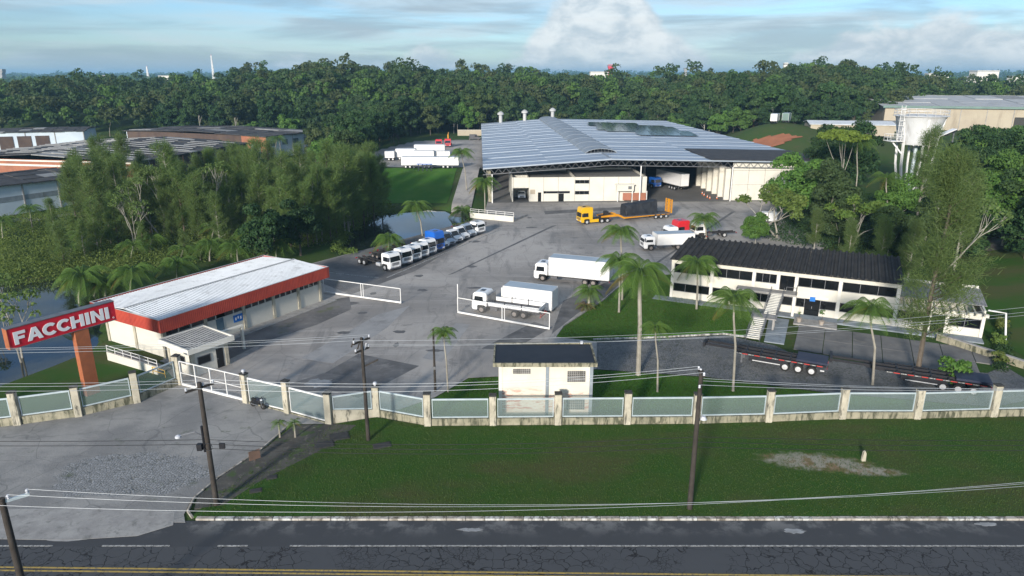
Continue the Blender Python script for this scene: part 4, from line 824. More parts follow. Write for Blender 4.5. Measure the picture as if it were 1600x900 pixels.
water_tower()
# --- warehouses of the neighbouring plots
def warehouse(name, label, a, b, depth, z0, h, rise, roofm, wallm, panels, ng=None, end_mat=None, sheets=10, strip=None):
    """a -> b is the long side seen in the photo; depth goes to its left"""
    a, b = Vector(a), Vector(b); d = b - a; L = d.length; t = thing(name, label, 'building', (a.x, a.y, z0), math.atan2(d.y, d.x))
    for i in range(panels): x0, x1 = L * i / panels, L * (i + 1) / panels; box(t, 'wall_panel', wallm, x0 + .04, x1 - .04, 0, .3, 0, h); box(t, 'pilaster', 'concrete', x1 - .3, x1, -.15, -.005, 0, h)
    if strip: box(t, 'wall_band', strip, 0, L, -.04, -.006, h * .45, h * .62)
    for x0, x1 in ((0, .3), (L - .3, L)): box(t, 'end_wall', end_mat or wallm, x0, x1, .3, depth - .3, 0, h)
    box(t, 'back_wall', wallm, 0, L, depth - .3, depth, 0, h)
    rnd = random.Random(int(L * 10)); wd_ = (L + 2) / sheets; hd = depth / 2
    for i in range(sheets):
        for s in (0, 1):
            nn = 3
            for k in range(nn):
                y0, y1 = (-.8 + (hd + .8) * k / nn, -.8 + (hd + .8) * (k + 1) / nn) if s == 0 else (hd + (hd + .8) * k / nn, hd + (hd + .8) * (k + 1) / nn)
                zz = lambda y: h + rise * (1 - abs(y - hd) / (hd + .8)); lf = rnd.uniform(0, .22)
                x0, x1 = -1 + i * wd_, -1 + (i + 1) * wd_ - .12; q = [(x0, y0, zz(y0) + lf + .06), (x1, y0, zz(y0) + lf + .06), (x1, y1, zz(y1) + lf), (x0, y1, zz(y1) + lf)]
                MB().add(q + [(p[0], p[1], p[2] - .25) for p in q], [(0, 1, 2, 3), (7, 6, 5, 4), (4, 5, 1, 0), (5, 6, 2, 1), (6, 7, 3, 2), (7, 4, 0, 3)]).build('roof_sheet', roofm if rnd.random() < .87 else 'roof_grey', t)
    return t, L
t, L = warehouse('warehouse', 'long warehouse with blackened roof sheets and dark brick side on the left', (-102.6, 189.7), (-91.9, 244.5), 62, 0, 7.4, 1.6, 'roof_sooty', 'brick_dark', 9, end_mat='brick_orange', sheets=16)
MB().box(-.25, -.03, -.5, 62.5, 5.6, 6.1).box(-.25, -.03, -.5, 62.5, 6.9, 7.3).build('white_band', 'wall_white', t)
for i in range(13):
    x = 2.2 + i * 4.1
    for k in range(4):
        y0 = 1.5 + k * 15.2 + (i % 3) * 1.7; y1 = y0 + 10.5; zf = lambda y: 7.4 + 1.6 * (1 - abs(y - 31) / 31.8) + .36
        if y0 < 31 < y1: y1 = 30.8
        MB().bar((x, y0, zf(y0)), (x, y1, zf(y1)), .55, .08).build('pale_roof_strip', 'roof_grey_light', t)
for i in range(5): box(t, 'brick_pilaster', 'brick_orange', 10.4 + i * 10, 10.9 + i * 10, -.3, -.16, 0, 7.0)
t, L = warehouse('warehouse', 'orange brick warehouse with pale end wall and blackened flat roof', (-91.0, 262), (-79.5, 288), 74, 0, 8.2, .9, 'roof_sooty', 'wall_blue_white', 4, end_mat='brick_dark', sheets=10)
box(t, 'brick_gable', 'brick_orange', -.12, -.02, 0, 12, 0, 8.1); MB().box(-.25, -.13, 3, 7.5, 0, 5.2).build('green_gate', 'edge_green', t)
for i in range(4): window(t, 2 + i * 6.2, 5 + i * 6.2, 4.6, 6.4, -.02, glass_mat='glass_blue', bars=3)
t, L = warehouse('warehouse', 'open grey shed with white end panel behind the blackened warehouse', (-213, 292), (-183, 303), 26, 0, 7.2, .8, 'roof_sooty', 'wall_blue_white', 3, sheets=8)
for i in range(3): box(t, 'dark_bay', 'brick_dark', 1 + i * 6.5, 6 + i * 6.5, -.2, -.16, 0, 5.6)
warehouse('warehouse', 'pale blue walled warehouse with grey band at the left edge', (-125, 129), (-103, 170), 22, 0, 6.6, 1.0, 'roof_sooty', 'wall_blue_white', 6, sheets=10, strip='concrete_blue')
t, L = warehouse('warehouse', 'beige warehouse with pale roof and green edge beyond the water tower', (172, 330), (330, 282), 120, 5.6, 10.5, 3.6, 'roof_grey_light', 'wall_beige', 16, sheets=14)
MB().box(-1.2, L + 1, -1.3, -.82, 10.0, 11.0).build('green_edge', 'edge_green', t); box(t, 'loading_door', 'soot', 52, 62, -.3, -.16, 0, 6.5); box(t, 'loading_door', 'soot', 94, 104, -.3, -.16, 0, 6.5)
def low_shed(label, px, py, w, d, h, roofm, z=None, rz=0.0, group=None, wallm='wall_beige'):
    p = GT(px, py); t = thing('shed', label, 'building', (p.x, p.y, p.z), rz, group); box(t, 'wall', wallm, -w / 2, w / 2, 0, d, 0, h)
    MB().prism([(-.6, h), (d / 2, h + d * .06), (d + .6, h), (d + .6, h + .2), (d / 2, h + d * .06 + .2), (-.6, h + .2)], 'x', -w / 2 - .6, w / 2 + .6).build('roof', roofm, t)
    for i in range(max(2, int(w / 8))): x = -w / 2 + 3 + i * 8; box(t, 'door', 'soot', x, x + 3.5, -.12, -.01, 0, h * .7)
low_shed('low shed with white roof left of the water tower', 1330, 212, 30, 16, 4.0, 'roof_white', rz=R(-14)); low_shed('dark low shed near the beige warehouse', 1372, 205, 22, 10, 3.6, 'roof_grey', rz=R(-14))
def conveyor(label, a, b, w=2.4):
    a, b = Vector(a), Vector(b); t = thing('stacked_trailer', label, 'trailer', (a.x, a.y, a.z)); d = b - a
    MB().bar((0, 0, .6), d, w, .5).build('bed', 'black_steel', t); MB().bar((0, -.1, 1.0), d + Vector((0, -.1, .4)), w * .8, .3).build('side_beam', 'paint_white', t); MB().box(-.3, .3, -.4, .4, -.8, .6).build('front_leg', 'grey_steel', t); MB().bar(d, Vector((d.x, d.y, -1)), .35).build('rear_leg', 'grey_steel', t)
zz = hz(150, 250)
for i, lb in enumerate(('tipped black and white trailer nearest the water tower', 'tipped black and white trailer in the middle right yard', 'tipped black and white trailer at the right edge')):
    x = 137 + i * 24; conveyor(lb, (x, 240 - i * 5, zz + .6), (x + 15, 244 - i * 5, zz + 6.5))
# ------------------------------------------------------------------ street fence: one length of fence per bay
POSTS = [(-51.5, 54.0), (-44.3, 56.0), (-39.8, 57.6), (-35.9, 60.4), (-33.7, 64.5), (-25.4, 60.4), (-20.8, 58.3), (-16.4, 56.1), (-12.4, 57.5), (-7.5, 55.7), (-1.7, 55.8), (4.1, 55.9), (10.3, 56.0), (16.5, 56.1), (23.1, 56.4), (30.0, 57.0), (36.8, 57.0), (44.0, 57.4), (51, 57.8)]
NM = ['at the left edge', 'left of the brand sign', 'in front of the brand sign', 'right of the brand sign', 'at the gatehouse', 'by the motorcycle', 'right of the motorcycle', 'where the fence meets the earth strip', 'with a lamp on top left of the middle pole', 'left of the transformer house',
      'at the left corner of the transformer house', 'in front of the transformer house', 'right of the transformer house', 'behind the right power pole', 'right of the right power pole', 'before the first black trailer', 'left of the second black trailer', 'in front of the second black trailer', 'at the right edge']
def fence_post(i):
    x, y = POSTS[i]; t = thing('fence_post', 'weathered cream concrete fence post ' + NM[i], 'post', (x, y, 0), R([0, 15, 25, 30, -10, -25, -25, -10, 0][i]) if i < 9 else 0, 'posts of the street fence'); h = 3.05 + .12 * math.sin(i * 2.3)
    MB().box(-.3, .3, -.28, .28, 0, h).build('shaft', 'post_concrete', t, bevel=.03); MB().box(-.34, .34, -.32, .32, h, h + .12).build('cap', 'soot', t, bevel=.02)
    if i in (5, 8): MB().lathe([(.1, h + .12), (.12, h + .2), (.2, h + .3), (.16, h + .45), (.04, h + .5)], 10).build('lamp', 'insulator', t, smooth=True)
for i in range(len(POSTS)): fence_post(i)
BAY = ['at the left edge of the photo', 'left of the orange pillar', 'in front of the orange pillar', 'right of the orange pillar', None, 'right of the sliding gate by the motorcycle', 'sloping down to the earth strip', 'on the short cream wall by the earth strip', 'just right of the middle power pole', 'on the lawn left of the transformer house', 'before the left half of the transformer house', 'before the right half of the transformer house', 'between transformer house and right power pole', 'just right of the right power pole', 'below the first black trailer', 'between the two black trailers', 'below the second black trailer', 'at the right edge of the photo']
def fence_bay(i):
    if i in (4,): return
    a, b = Vector((*POSTS[i], 0)), Vector((*POSTS[i + 1], 0)); d = b - a; L = d.length; t = thing('fence_bay', 'framed wire mesh fence bay ' + BAY[i], 'fence', a, math.atan2(d.y, d.x), 'bays of the street fence')
    gatey = i in (5, 6); x0, x1 = .34, L - .34; wz = .12 if gatey else .75
    part_mat = 'post_concrete' if i == 7 else 'wall_mossy'
    if i == 7: MB().prism([(x0, 0), (x1, 0), (x1, .8), (x0, 1.35)], 'y', -.12, .12).build('base_wall', part_mat, t); za, zb = 1.42, .9
    else: box(t, 'base_wall', part_mat, x0, x1, -.12, .12, 0, wz); za = zb = wz + .12
    zt = 2.6; fm = 'white_steel' if gatey else 'pale_steel'; w_ = .11
    f = MB(); f.bar((x0 + .06, 0, za), (x1 - .06, 0, zb), .07, w_); f.bar((x0 + .06, 0, zt), (x1 - .06, 0, zt), .09, w_ * 1.3); f.bar((x0 + .1, 0, za), (x0 + .1, 0, zt), w_, .07); f.bar((x1 - .1, 0, zb), (x1 - .1, 0, zt), w_, .07); f.build('panel_frame', fm, t)
    g = MB(); g.prism([(x0 + .1, za), (x1 - .1, zb), (x1 - .1, zt), (x0 + .1, zt)], 'y', -.004, .004); g.build('wire_mesh', 'wire_mesh', t)
for i in range(len(POSTS) - 1): fence_bay(i)
def mesh_gate(name, label, a, b, h=2.2, z=.1, bays=2, mat='white_steel', cat='gate', mesh='wire_mesh_fine', base=0.12, mid=False):
    a, b = Vector((*a, 0)), Vector((*b, 0)); d = b - a; L = d.length; t = thing(name, label, cat, a, math.atan2(d.y, d.x)); f = MB()
    f.bar((0, 0, z + h), (L, 0, z + h), .09); f.bar((0, 0, z + base), (L, 0, z + base), .16, .22)
    for i in range(bays + 1):
        x = L * i / bays; f.bar((x, 0, z), (x, 0, z + h), .1)
        if 0 < i < bays and bays == 2: f.bar((x + .35, 0, z), (x + .35, 0, z + h), .08)
    if mid: f.bar((0, 0, z + h * .52), (L, 0, z + h * .52), .06)
    f.build('frame', mat, t); box(t, 'wire_mesh', mesh, 0, L, -.004, .004, z + .2, z + h)
    if name == 'sliding_gate':
        for i in range(4): part(t, 'roller', 'grey_steel', 'roller', lambda q: q.lathe([(.1, -.04), (.1, .04)], 12, axis='y'), (L * (i + .5) / 4, 0, .1))
    return t
mesh_gate('sliding_gate', 'white framed sliding entrance gate beside the gatehouse', (-33.3, 64.2), (-25.8, 60.7), 2.6, .05, 4, mid=True)
mesh_gate('yard_gate', 'white framed yard gate leaf near the white roofed building', (-27.0, 95.2), (-15.2, 90.3), 2.1)
mesh_gate('yard_gate', 'white framed yard gate leaf in front of the flatbed truck', (-7.1, 86.3), (4.6, 80.1), 2.1)
m = MB(); m.bar((0, 0, 0), (0, 0, 4.0), .1); t = thing('gate_stop_post', 'slim white post at the end of the yard gate', 'post', (-7.1, 86.5, 0)); m.build('post', 'white_steel', t)
# low wall with rail at the foot of the ramp
def ramp_wall():
    a, b = Vector((-9.2, 150.2, 0)), Vector((.3, 145.6, 0)); d = b - a; t = thing('ramp_wall', 'cream retaining wall with rail at the foot of the ramp', 'wall', a, math.atan2(d.y, d.x)); L = d.length
    box(t, 'wall', 'wall_cream', 0, L, 0, .3, 0, 1.1); box(t, 'coping', 'wall_white', -.1, L + .1, -.1, .4, 1.1, 1.2); railing(t, [(0, .15, 1.2), (L, .15, 1.2)], .8, r=.05, post=2)
    box(t, 'side_kerb', 'concrete', L - .3, L, .4, 7, 0, .5)
ramp_wall()
# ------------------------------------------------------------------ power poles and wires
def pole(name, label, loc, h, arms, rz=0.0, extra=None, r=.17):
    t = thing(name, label, 'utility pole', loc, rz, 'power poles'); MB().tube([(0, 0, 0), (0, 0, h)], [r, r * .72], 10).build('shaft', 'wood_pole', t, smooth=True); pts = []
    for (z, l, ang) in arms:
        c, s = math.cos(ang), math.sin(ang); arm = MB(); arm.bar((-c * l / 2, -s * l / 2, z), (c * l / 2, s * l / 2, z), .12, .14); a = arm.build('crossarm', 'wood_pole' if not extra == 'steel' else 'pale_steel', t)
        for k in (-.47, 0.12, .47):
            p = Vector((c * l * k, s * l * k, z)); part(a, 'insulator', 'insulator', 'ins', lambda q: q.lathe([(.03, .06), (.09, .1), (.06, .16), (.09, .22), (.05, .3)], 8), p, smooth=True); pts.append(t.matrix_basis @ (p + Vector((0, 0, .3))))
    if extra == 'lamp':
        MB().tube([(0, 0, h * .56), (-.7, -.2, h * .62), (-1.7, -.4, h * .60)], .035, 6).build('lamp_arm', 'grey_steel', t); MB().lathe([(.05, 0), (.22, .08), (.2, .2), (.05, .28)], 12, (-1.8, -.42, h * .58)).build('lamp_head', 'insulator', t, smooth=True)
        m = MB(); m.tube([(-.25, -.05, h * .45), (-.25, -.05, h * .66)], .09, 6); m.box(-.7, -.35, -.3, .0, h * .47, h * .52); m.tube([(.1 + .3 * math.cos(k * .6), -.25, h * .5 + .3 * math.sin(k * .6)) for k in range(11)], .025, 5); m.box(.9, 1.3, -.3, -.18, h * .49, h * .53); m.build('cable_box', 'black_steel', t)
    if extra == 'switch':
        for k in range(3): MB().tube([(-.9 + k * .5, .1, h - .9 - .15 * k), (-.7 + k * .5, .35, h - .2 - .2 * k)], .06, 6).build('fuse_switch', 'wood_pole' if k < 2 else 'insulator', t)
        MB().bar((-.1, 0, h * .72), (1.2, .3, h * .78), .1).build('brace_arm', 'wood_pole', t)
    if extra == 'spot': MB().tube([(0, 0, h * .62), (.4, .3, h * .68)], .04, 6).build('lamp_arm', 'grey_steel', t); MB().lathe([(.06, 0), (.26, .1), (.14, .32)], 12, (.5, .3, h * .64)).build('lamp_head', 'insulator', t, smooth=True)
    return pts
p1 = pole('utility_pole', 'dark wooden power pole with street lamp beside the entrance apron', (-21.5, 43.7, .1), 9.7, [(9.3, 2.0, R(48))], extra='lamp', r=.21)
p2 = pole('utility_pole', 'dark power pole with switchgear in the middle of the verge', (-12.3, 53.0, .1), 9.4, [(9.1, 1.8, R(55)), (8.3, 1.5, R(55))], extra='switch')
p3 = pole('utility_pole', 'dark power pole with white insulators on the right verge', (12.8, 43.2, .1), 10.8, [(10.6, 1.1, R(95)), (9.7, 1.2, R(70))], extra='spot', r=.2)
p4 = pole('utility_pole', 'power pole with pale steel crossarm at the bottom left corner', (-24.6, 29.0, .1), 10.4, [(10.2, 2.2, R(38))], extra='steel', r=.2)
t = thing('service_pole', 'thin dark service pole behind the fence by a small palm', 'utility pole', (-7.6, 62.8, 0)); MB().tube([(0, 0, 0), (0, 0, 6.6)], [.13, .09], 8).build('shaft', 'wood_pole', t, smooth=True); MB().box(-.12, .12, -.14, .14, 2.4, 2.7).build('meter_box', 'grey_steel', t)
def wire(label, a, b, sag, r=.013, mat='wire_alu', group='power lines', n=26):
    a, b = Vector(a), Vector(b); pts = [a.lerp(b, i / n) - Vector((0, 0, sag * 4 * (i / n) * (1 - i / n))) for i in range(n + 1)]
    tag(MB().tube(pts, r, 5).build('power_line', mat, smooth=True), label, 'cable', group)
nm3 = ['upper', 'middle', 'lower']
for k in range(3):
    wire(nm3[k] + ' pale power line from the middle pole to the left', p2[k], (-78, 52 + k * 1.2, 9.2 - k * .35), .9)
    wire(nm3[k] + ' pale power line from the middle pole across the office to the right', p2[k + 3] if k else p2[0], (66, 62 + k, 11.4 - k * .9), 1.4)
    wire(nm3[k] + ' pale power line between lamp pole and right pole', p1[k], p3[k], .75)
    wire(nm3[k] + ' pale power line from the right pole to the right edge', p3[k + 3], (64, 44 + k, 10.6 - k * .7), .9)
    wire(nm3[k] + ' pale power line from the lamp pole to the left edge', p1[k], (-66, 46 + k * 1.3, 9.2 - k * .4), .6)
    wire(nm3[k] + ' pale power line low over the road', p4[k], (46, 33.0 + k * .6 - .8, 11.9 - k * .75), 1.9, .009)
for k in range(3): wire(nm3[k] + ' black telephone cable along the verge', (-21.5, 43.7, 5.4 - k * .35), (12.8, 43.2, 5.9 - k * .4), .5, .02, 'wire_black', 'telephone cables'); wire(nm3[k] + ' black telephone cable running off to the right', (12.8, 43.2, 5.9 - k * .4), (62, 43.5, 6.2 - k * .4), .5, .02, 'wire_black', 'telephone cables')
for k in range(2): wire(nm3[k] + ' black telephone cable running off to the left', (-21.5, 43.7, 5.4 - k * .35), (-64, 44.5, 5.6 - k * .4), .4, .02, 'wire_black', 'telephone cables')
# manholes, marker, board on the verge
for (px, py, w_, d_, lb) in ((530, 684, 1.7, 1.3, 'dark manhole cover left of the middle pole, rear one'), (507, 697, 1.6, 1.1, 'dark manhole cover left of the middle pole, front one'), (597, 698, 1.5, .9, 'dark manhole cover right of the middle pole'), (425, 748, .8, .6, 'small dark manhole cover on the verge, upper of two'), (400, 769, .9, .6, 'small dark manhole cover on the verge, lower of two')):
    g = G(px, py); t = thing('manhole', lb, 'manhole', (g.x, g.y, .11), R(20), 'manholes on the verge'); MB().box(-w_ / 2, w_ / 2, -d_ / 2, d_ / 2, 0, .05).build('rim', 'soot', t, bevel=.02); box(t, 'cover', 'manhole', -w_ / 2 + .1, w_ / 2 - .1, -d_ / 2 + .1, d_ / 2 - .1, .05, .075)
g = G(1348, 722); t = thing('marker_stone', 'small weathered marker stone on the verge by the sandy patch', 'stone', (g.x, g.y, .11)); MB().prism([(-.15, 0), (.18, 0), (.16, .7), (.05, .95), (-.1, .8)], 'y', -.12, .12).build('stone', 'post_concrete', t, bevel=.03)
g = G(399, 722); t = thing('tilted_board', 'dark square board standing tilted on the earth strip', 'board', (g.x, g.y, .11), R(40)); MB().box(-.45, .45, -.04, .04, .15, .95).build('panel', 'rust_steel', t); MB().bar((0, .05, 0), (0, .05, .9), .06).build('stake', 'rust_steel', t)
# motorcycle
def motorcycle():
    t = thing('motorcycle', 'dark motorcycle parked against the fence post', 'motorcycle', (-23.9, 59.2, .03), R(-28))
    for x in (-.68, .68):
        w_ = part(t, 'wheel', 'rubber', 'mw', lambda q: q.lathe([(.22, -.05), (.31, -.05), (.31, .05), (.22, .05)], 16, axis='y'), (x, 0, .31), smooth=True); part(w_, 'hub', 'grey_steel', 'mh', lambda q: q.lathe([(.09, -.06), (.09, .06)], 10, axis='y'))
    MB().prism([(-.45, .45), (.35, .42), (.4, .7), (.2, .95), (-.1, .78), (-.75, .82), (-.8, .74), (-.5, .66)], 'y', -.12, .12).build('body', 'black_steel', t, bevel=.03)
    MB().prism([(-.05, .8), (.3, .85), (.35, 1.0), (.1, 1.05)], 'y', -.14, .14).build('fuel_tank', 'navy_plate', t, bevel=.04); MB().prism([(-.75, .82), (-.05, .8), (-.08, .9), (-.7, .93)], 'y', -.13, .13).build('seat', 'rubber', t, bevel=.03)
    m = MB(); m.bar((.68, .09, .31), (.42, .09, 1.05), .05); m.bar((.68, -.09, .31), (.42, -.09, 1.05), .05); m.build('fork', 'grey_steel', t); MB().tube([(.3, -.38, 1.12), (.42, 0, 1.06), (.3, .38, 1.12)], .025, 6).build('handlebar', 'black_steel', t); MB().lathe([(.1, 0), (.12, .06), (.05, .14)], 10, (.55, 0, .88)).build('headlight', 'lamp_clear', t); MB().tube([(.2, -.16, .35), (-.7, -.2, .4)], .05, 6).build('exhaust', 'grey_steel', t)
motorcycle()
# ------------------------------------------------------------------ vehicles (x forward, origin under the front axle)
def wheel(parent, x, y, r=.5, w=.3, rim='rim_white', dual=False):
    s = 1 if y > 0 else -1; ww = w * (1.9 if dual else 1)
    o = part(parent, 'wheel', 'rubber', ('wh', r, ww), lambda q: q.lathe([(r * .55, -ww / 2), (r * .93, -ww / 2), (r, -ww * .32), (r, ww * .32), (r * .93, ww / 2), (r * .55, ww / 2)], 18, axis='y'), (x, y - s * (ww - w) / 2, r), smooth=True)
    part(o, 'rim', rim, ('rm', r, ww), lambda q: q.lathe([(r * .57, -ww / 2 - .015), (r * .5, -ww / 2 + .0), (r * .22, -ww / 2 - .03), (r * .2, ww / 2 + .03), (r * .5, ww / 2), (r * .57, ww / 2 + .015)], 14, axis='y'), smooth=True)
def cab(t, paint, sleeper=False, hi=0.0, w=2.32, lite=1.0):
    b = -1.35 if sleeper else -.75; H_ = 2.85 + hi; hw = w / 2
    prof = [(1.32, .42), (1.38, .95), (1.36, 1.45), (1.18, H_ - .35), (1.0, H_ - .08), (.6, H_), (b + .15, H_ - .02), (b, H_ - .25), (b, .95), (-.62, .95), (-.5, 1.12), (.5, 1.12), (.62, .95), (.62, .42)]
    k = ('cab', sleeper, hi, w)
    c = part(t, 'cab', paint, k, lambda q: q.prism(prof, 'y', -hw, hw), bevel=.07, seg=2, smooth=True)
    zf = lambda z: 1.36 + (1.18 - 1.36) * (z - 1.45) / (H_ - .35 - 1.45)
    z0, z1 = 1.55, min(H_ - .5, 2.45)
    part(c, 'windscreen', 'glass_vehicle', k + ('ws',), lambda q: q.add([(zf(z0) + .02, -hw + .14, z0), (zf(z0) + .02, hw - .14, z0), (zf(z1) + .02, hw - .2, z1), (zf(z1) + .02, -hw + .2, z1), (zf(z0) - .05, -hw + .14, z0), (zf(z0) - .05, hw - .14, z0), (zf(z1) - .05, hw - .2, z1), (zf(z1) - .05, -hw + .2, z1)], [(0, 1, 2, 3), (7, 6, 5, 4), (4, 5, 1, 0), (5, 6, 2, 1), (6, 7, 3, 2), (7, 4, 0, 3)]))
    for s in (-1, 1):
        part(c, 'side_window', 'glass_vehicle', k + ('sw', s), lambda q: q.prism([(1.02, z0 + .02), (.92, z1 - .05), (-.25, z1 - .05), (-.3, z0 + .02)], 'y', *sorted((s * (hw - .03), s * (hw + .015)))))
        part(c, 'headlight', 'lamp_clear', k + ('hl', s), lambda q: q.box(1.28, 1.41, *sorted((s * (hw - .12), s * (hw - .55))), .66, .84))
        part(c, 'mirror', 'plastic_grey', k + ('mi', s), lambda q: q.box(1.2, 1.3, *sorted((s * (hw + .1), s * (hw + .32))), 1.7, 2.35).bar((1.25, s * (hw - .02), 2.3), (1.25, s * (hw + .15), 2.3), .05))
        part(c, 'step', 'plastic_grey', k + ('st', s), lambda q: q.box(.66, 1.25, *sorted((s * (hw - .2), s * (hw + .01))), .3, .41))
    part(c, 'grille', 'plastic_grey', k + ('gr',), lambda q: [q.box(1.33, 1.405, -hw + .45, hw - .45, .95 + i * .12, 1.02 + i * .12) for i in range(4)] and q)
    part(c, 'bumper', 'plastic_grey', k + ('bu',), lambda q: q.box(1.2, 1.43, -hw + .05, hw - .05, .36, .6), bevel=.04); part(c, 'roof_hatch', 'glass_vehicle', k + ('ha',), lambda q: q.box(-.1, .5, -.35, .35, H_ - .02, H_ + .05))
def chassis(t, rear, axles, rim='rim_white', tank=True, r=.5):
    MB().box(rear, .6, -.5, -.38, .72, .98).box(rear, .6, .38, .5, .72, .98).build('frame_rail', 'chassis_black', t); m = MB()
    for i in range(int(-rear / 1.6)): m.box(-.9 - i * 1.6, -.78 - i * 1.6, -.38, .38, .76, .92)
    m.build('crossmember', 'chassis_black', t); wheel(t, 0, 1.0, r, .3, rim); wheel(t, 0, -1.0, r, .3, rim)
    for a in axles: wheel(t, a, 1.02, r, .3, rim, True); wheel(t, a, -1.02, r, .3, rim, True); MB().bar((a, -.8, r), (a, .8, r), .18).build('axle', 'chassis_black', t)
    if tank:
        for s, m_ in ((-1, 'rim_white'), (1, 'plastic_grey')): MB().box(-2.3, -1.25, *sorted((s * .58, s * 1.1)), .5, 1.0).build('fuel_tank' if s < 0 else 'battery_box', m_, t, bevel=.06)
    for s in (-1, 1): box(t, 'tail_light', 'lamp_red', rear - .06, rear, *sorted((s * .6, s * .95)), .75, .9)
def cargo_box(t, x0, x1, z0=1.1, z1=3.75, mat='paint_white', w=2.5, name='cargo_box'):
    o = MB().box(x1, x0, -w / 2, w / 2, z0, z1).build(name, mat, t, bevel=.02); box(o, 'roof_panel', 'box_roof_shaded', x1 + .03, x0 - .03, -w / 2 + .03, w / 2 - .03, z1, z1 + .03)
    f = MB()
    for s in (-1, 1):
        f.box(x1 - .02, x0 + .02, *sorted((s * (w / 2 - .02), s * (w / 2 + .025))), z0 - .02, z0 + .1); f.box(x1 - .02, x0 + .02, *sorted((s * (w / 2 - .02), s * (w / 2 + .025))), z1 - .05, z1 + .04)
        for x in (x0, x1): f.box(x - .04, x + .04, *sorted((s * (w / 2 - .05), s * (w / 2 + .028))), z0 + .1, z1 - .05)
    f.build('edge_rail', 'rim_white', o)
    for s in (-1, 1):
        d = box(o, 'rear_door', mat, x1 - .06, x1 - .01, *sorted((s * .03, s * (w / 2 - .06))), z0 + .06, z1 - .06)
    return o
def place(a, b): a, b = Vector(a), Vector(b); return math.atan2(a.y - b.y, a.x - b.x)
# large box truck in the yard
def truck(label, loc, rz, paint='paint_white', sleeper=False, hi=0.0, rear=-7.4, axles=(-4.8, -6.05), group=None, name='truck', rim='rim_white', **kw):
    t = thing(name, label, 'truck', (loc[0], loc[1], .03), rz, group); cab(t, paint, sleeper, hi); chassis(t, rear, axles, rim, **kw); return t
bt = truck('long white box truck standing in the middle of the yard', (5.0, 102.2), R(160), rear=-10.2, axles=(-6.6, -7.85), rim='rim_dusty'); cargo_box(bt, -1.0, -10.2, 1.1, 3.85)
b2 = thing('cargo_body', 'white cargo box body resting on the ground behind the flatbed truck', 'cargo box', (2.45, 88.9, .03), R(158)); cargo_box(b2, 3.45, -3.45, .25, 2.95); box(b2, 'front_bulkhead', 'paint_offwhite', 3.48, 3.8, -1.0, 1.0, .5, 2.6)
for s in (-1, 1): box(b2, 'skid', 'chassis_black', -3.3, 3.3, *sorted((s * .4, s * .6)), 0, .24)
fl = truck('white flatbed truck with drop sides behind the yard gate', (-3.6, 87.4), R(157), rear=-8.2, axles=(-4.7, -5.95), rim='rim_dusty'); fx = (-1.0, -8.1)
box(fl, 'bed_floor', 'plastic_grey', fx[1], fx[0], -1.22, 1.22, 1.08, 1.2); MB().box(fx[0] - .05, fx[0] + .08, -1.25, 1.25, 1.2, 2.6).build('headboard', 'grey_steel', fl)
for s in (-1, 1):
    for k in range(3): a_ = fx[0] - .1 - k * 2.34; box(fl, 'side_board', 'paint_white', a_ - 2.28, a_, *sorted((s * 1.19, s * 1.25)), 1.22, 1.75)
    for k in range(1, 3): x = fx[0] - .07 - k * 2.34; box(fl, 'stake', 'black_steel', x - .05, x + .05, *sorted((s * 1.17, s * 1.28)), 1.0, 1.95)
box(fl, 'tail_board', 'paint_white', fx[1] - .06, fx[1], -1.25, 1.25, 1.22, 1.75); box(fl, 'rear_guard', 'stripe_red', -8.35, -8.25, -1.2, 1.2, .5, .65)
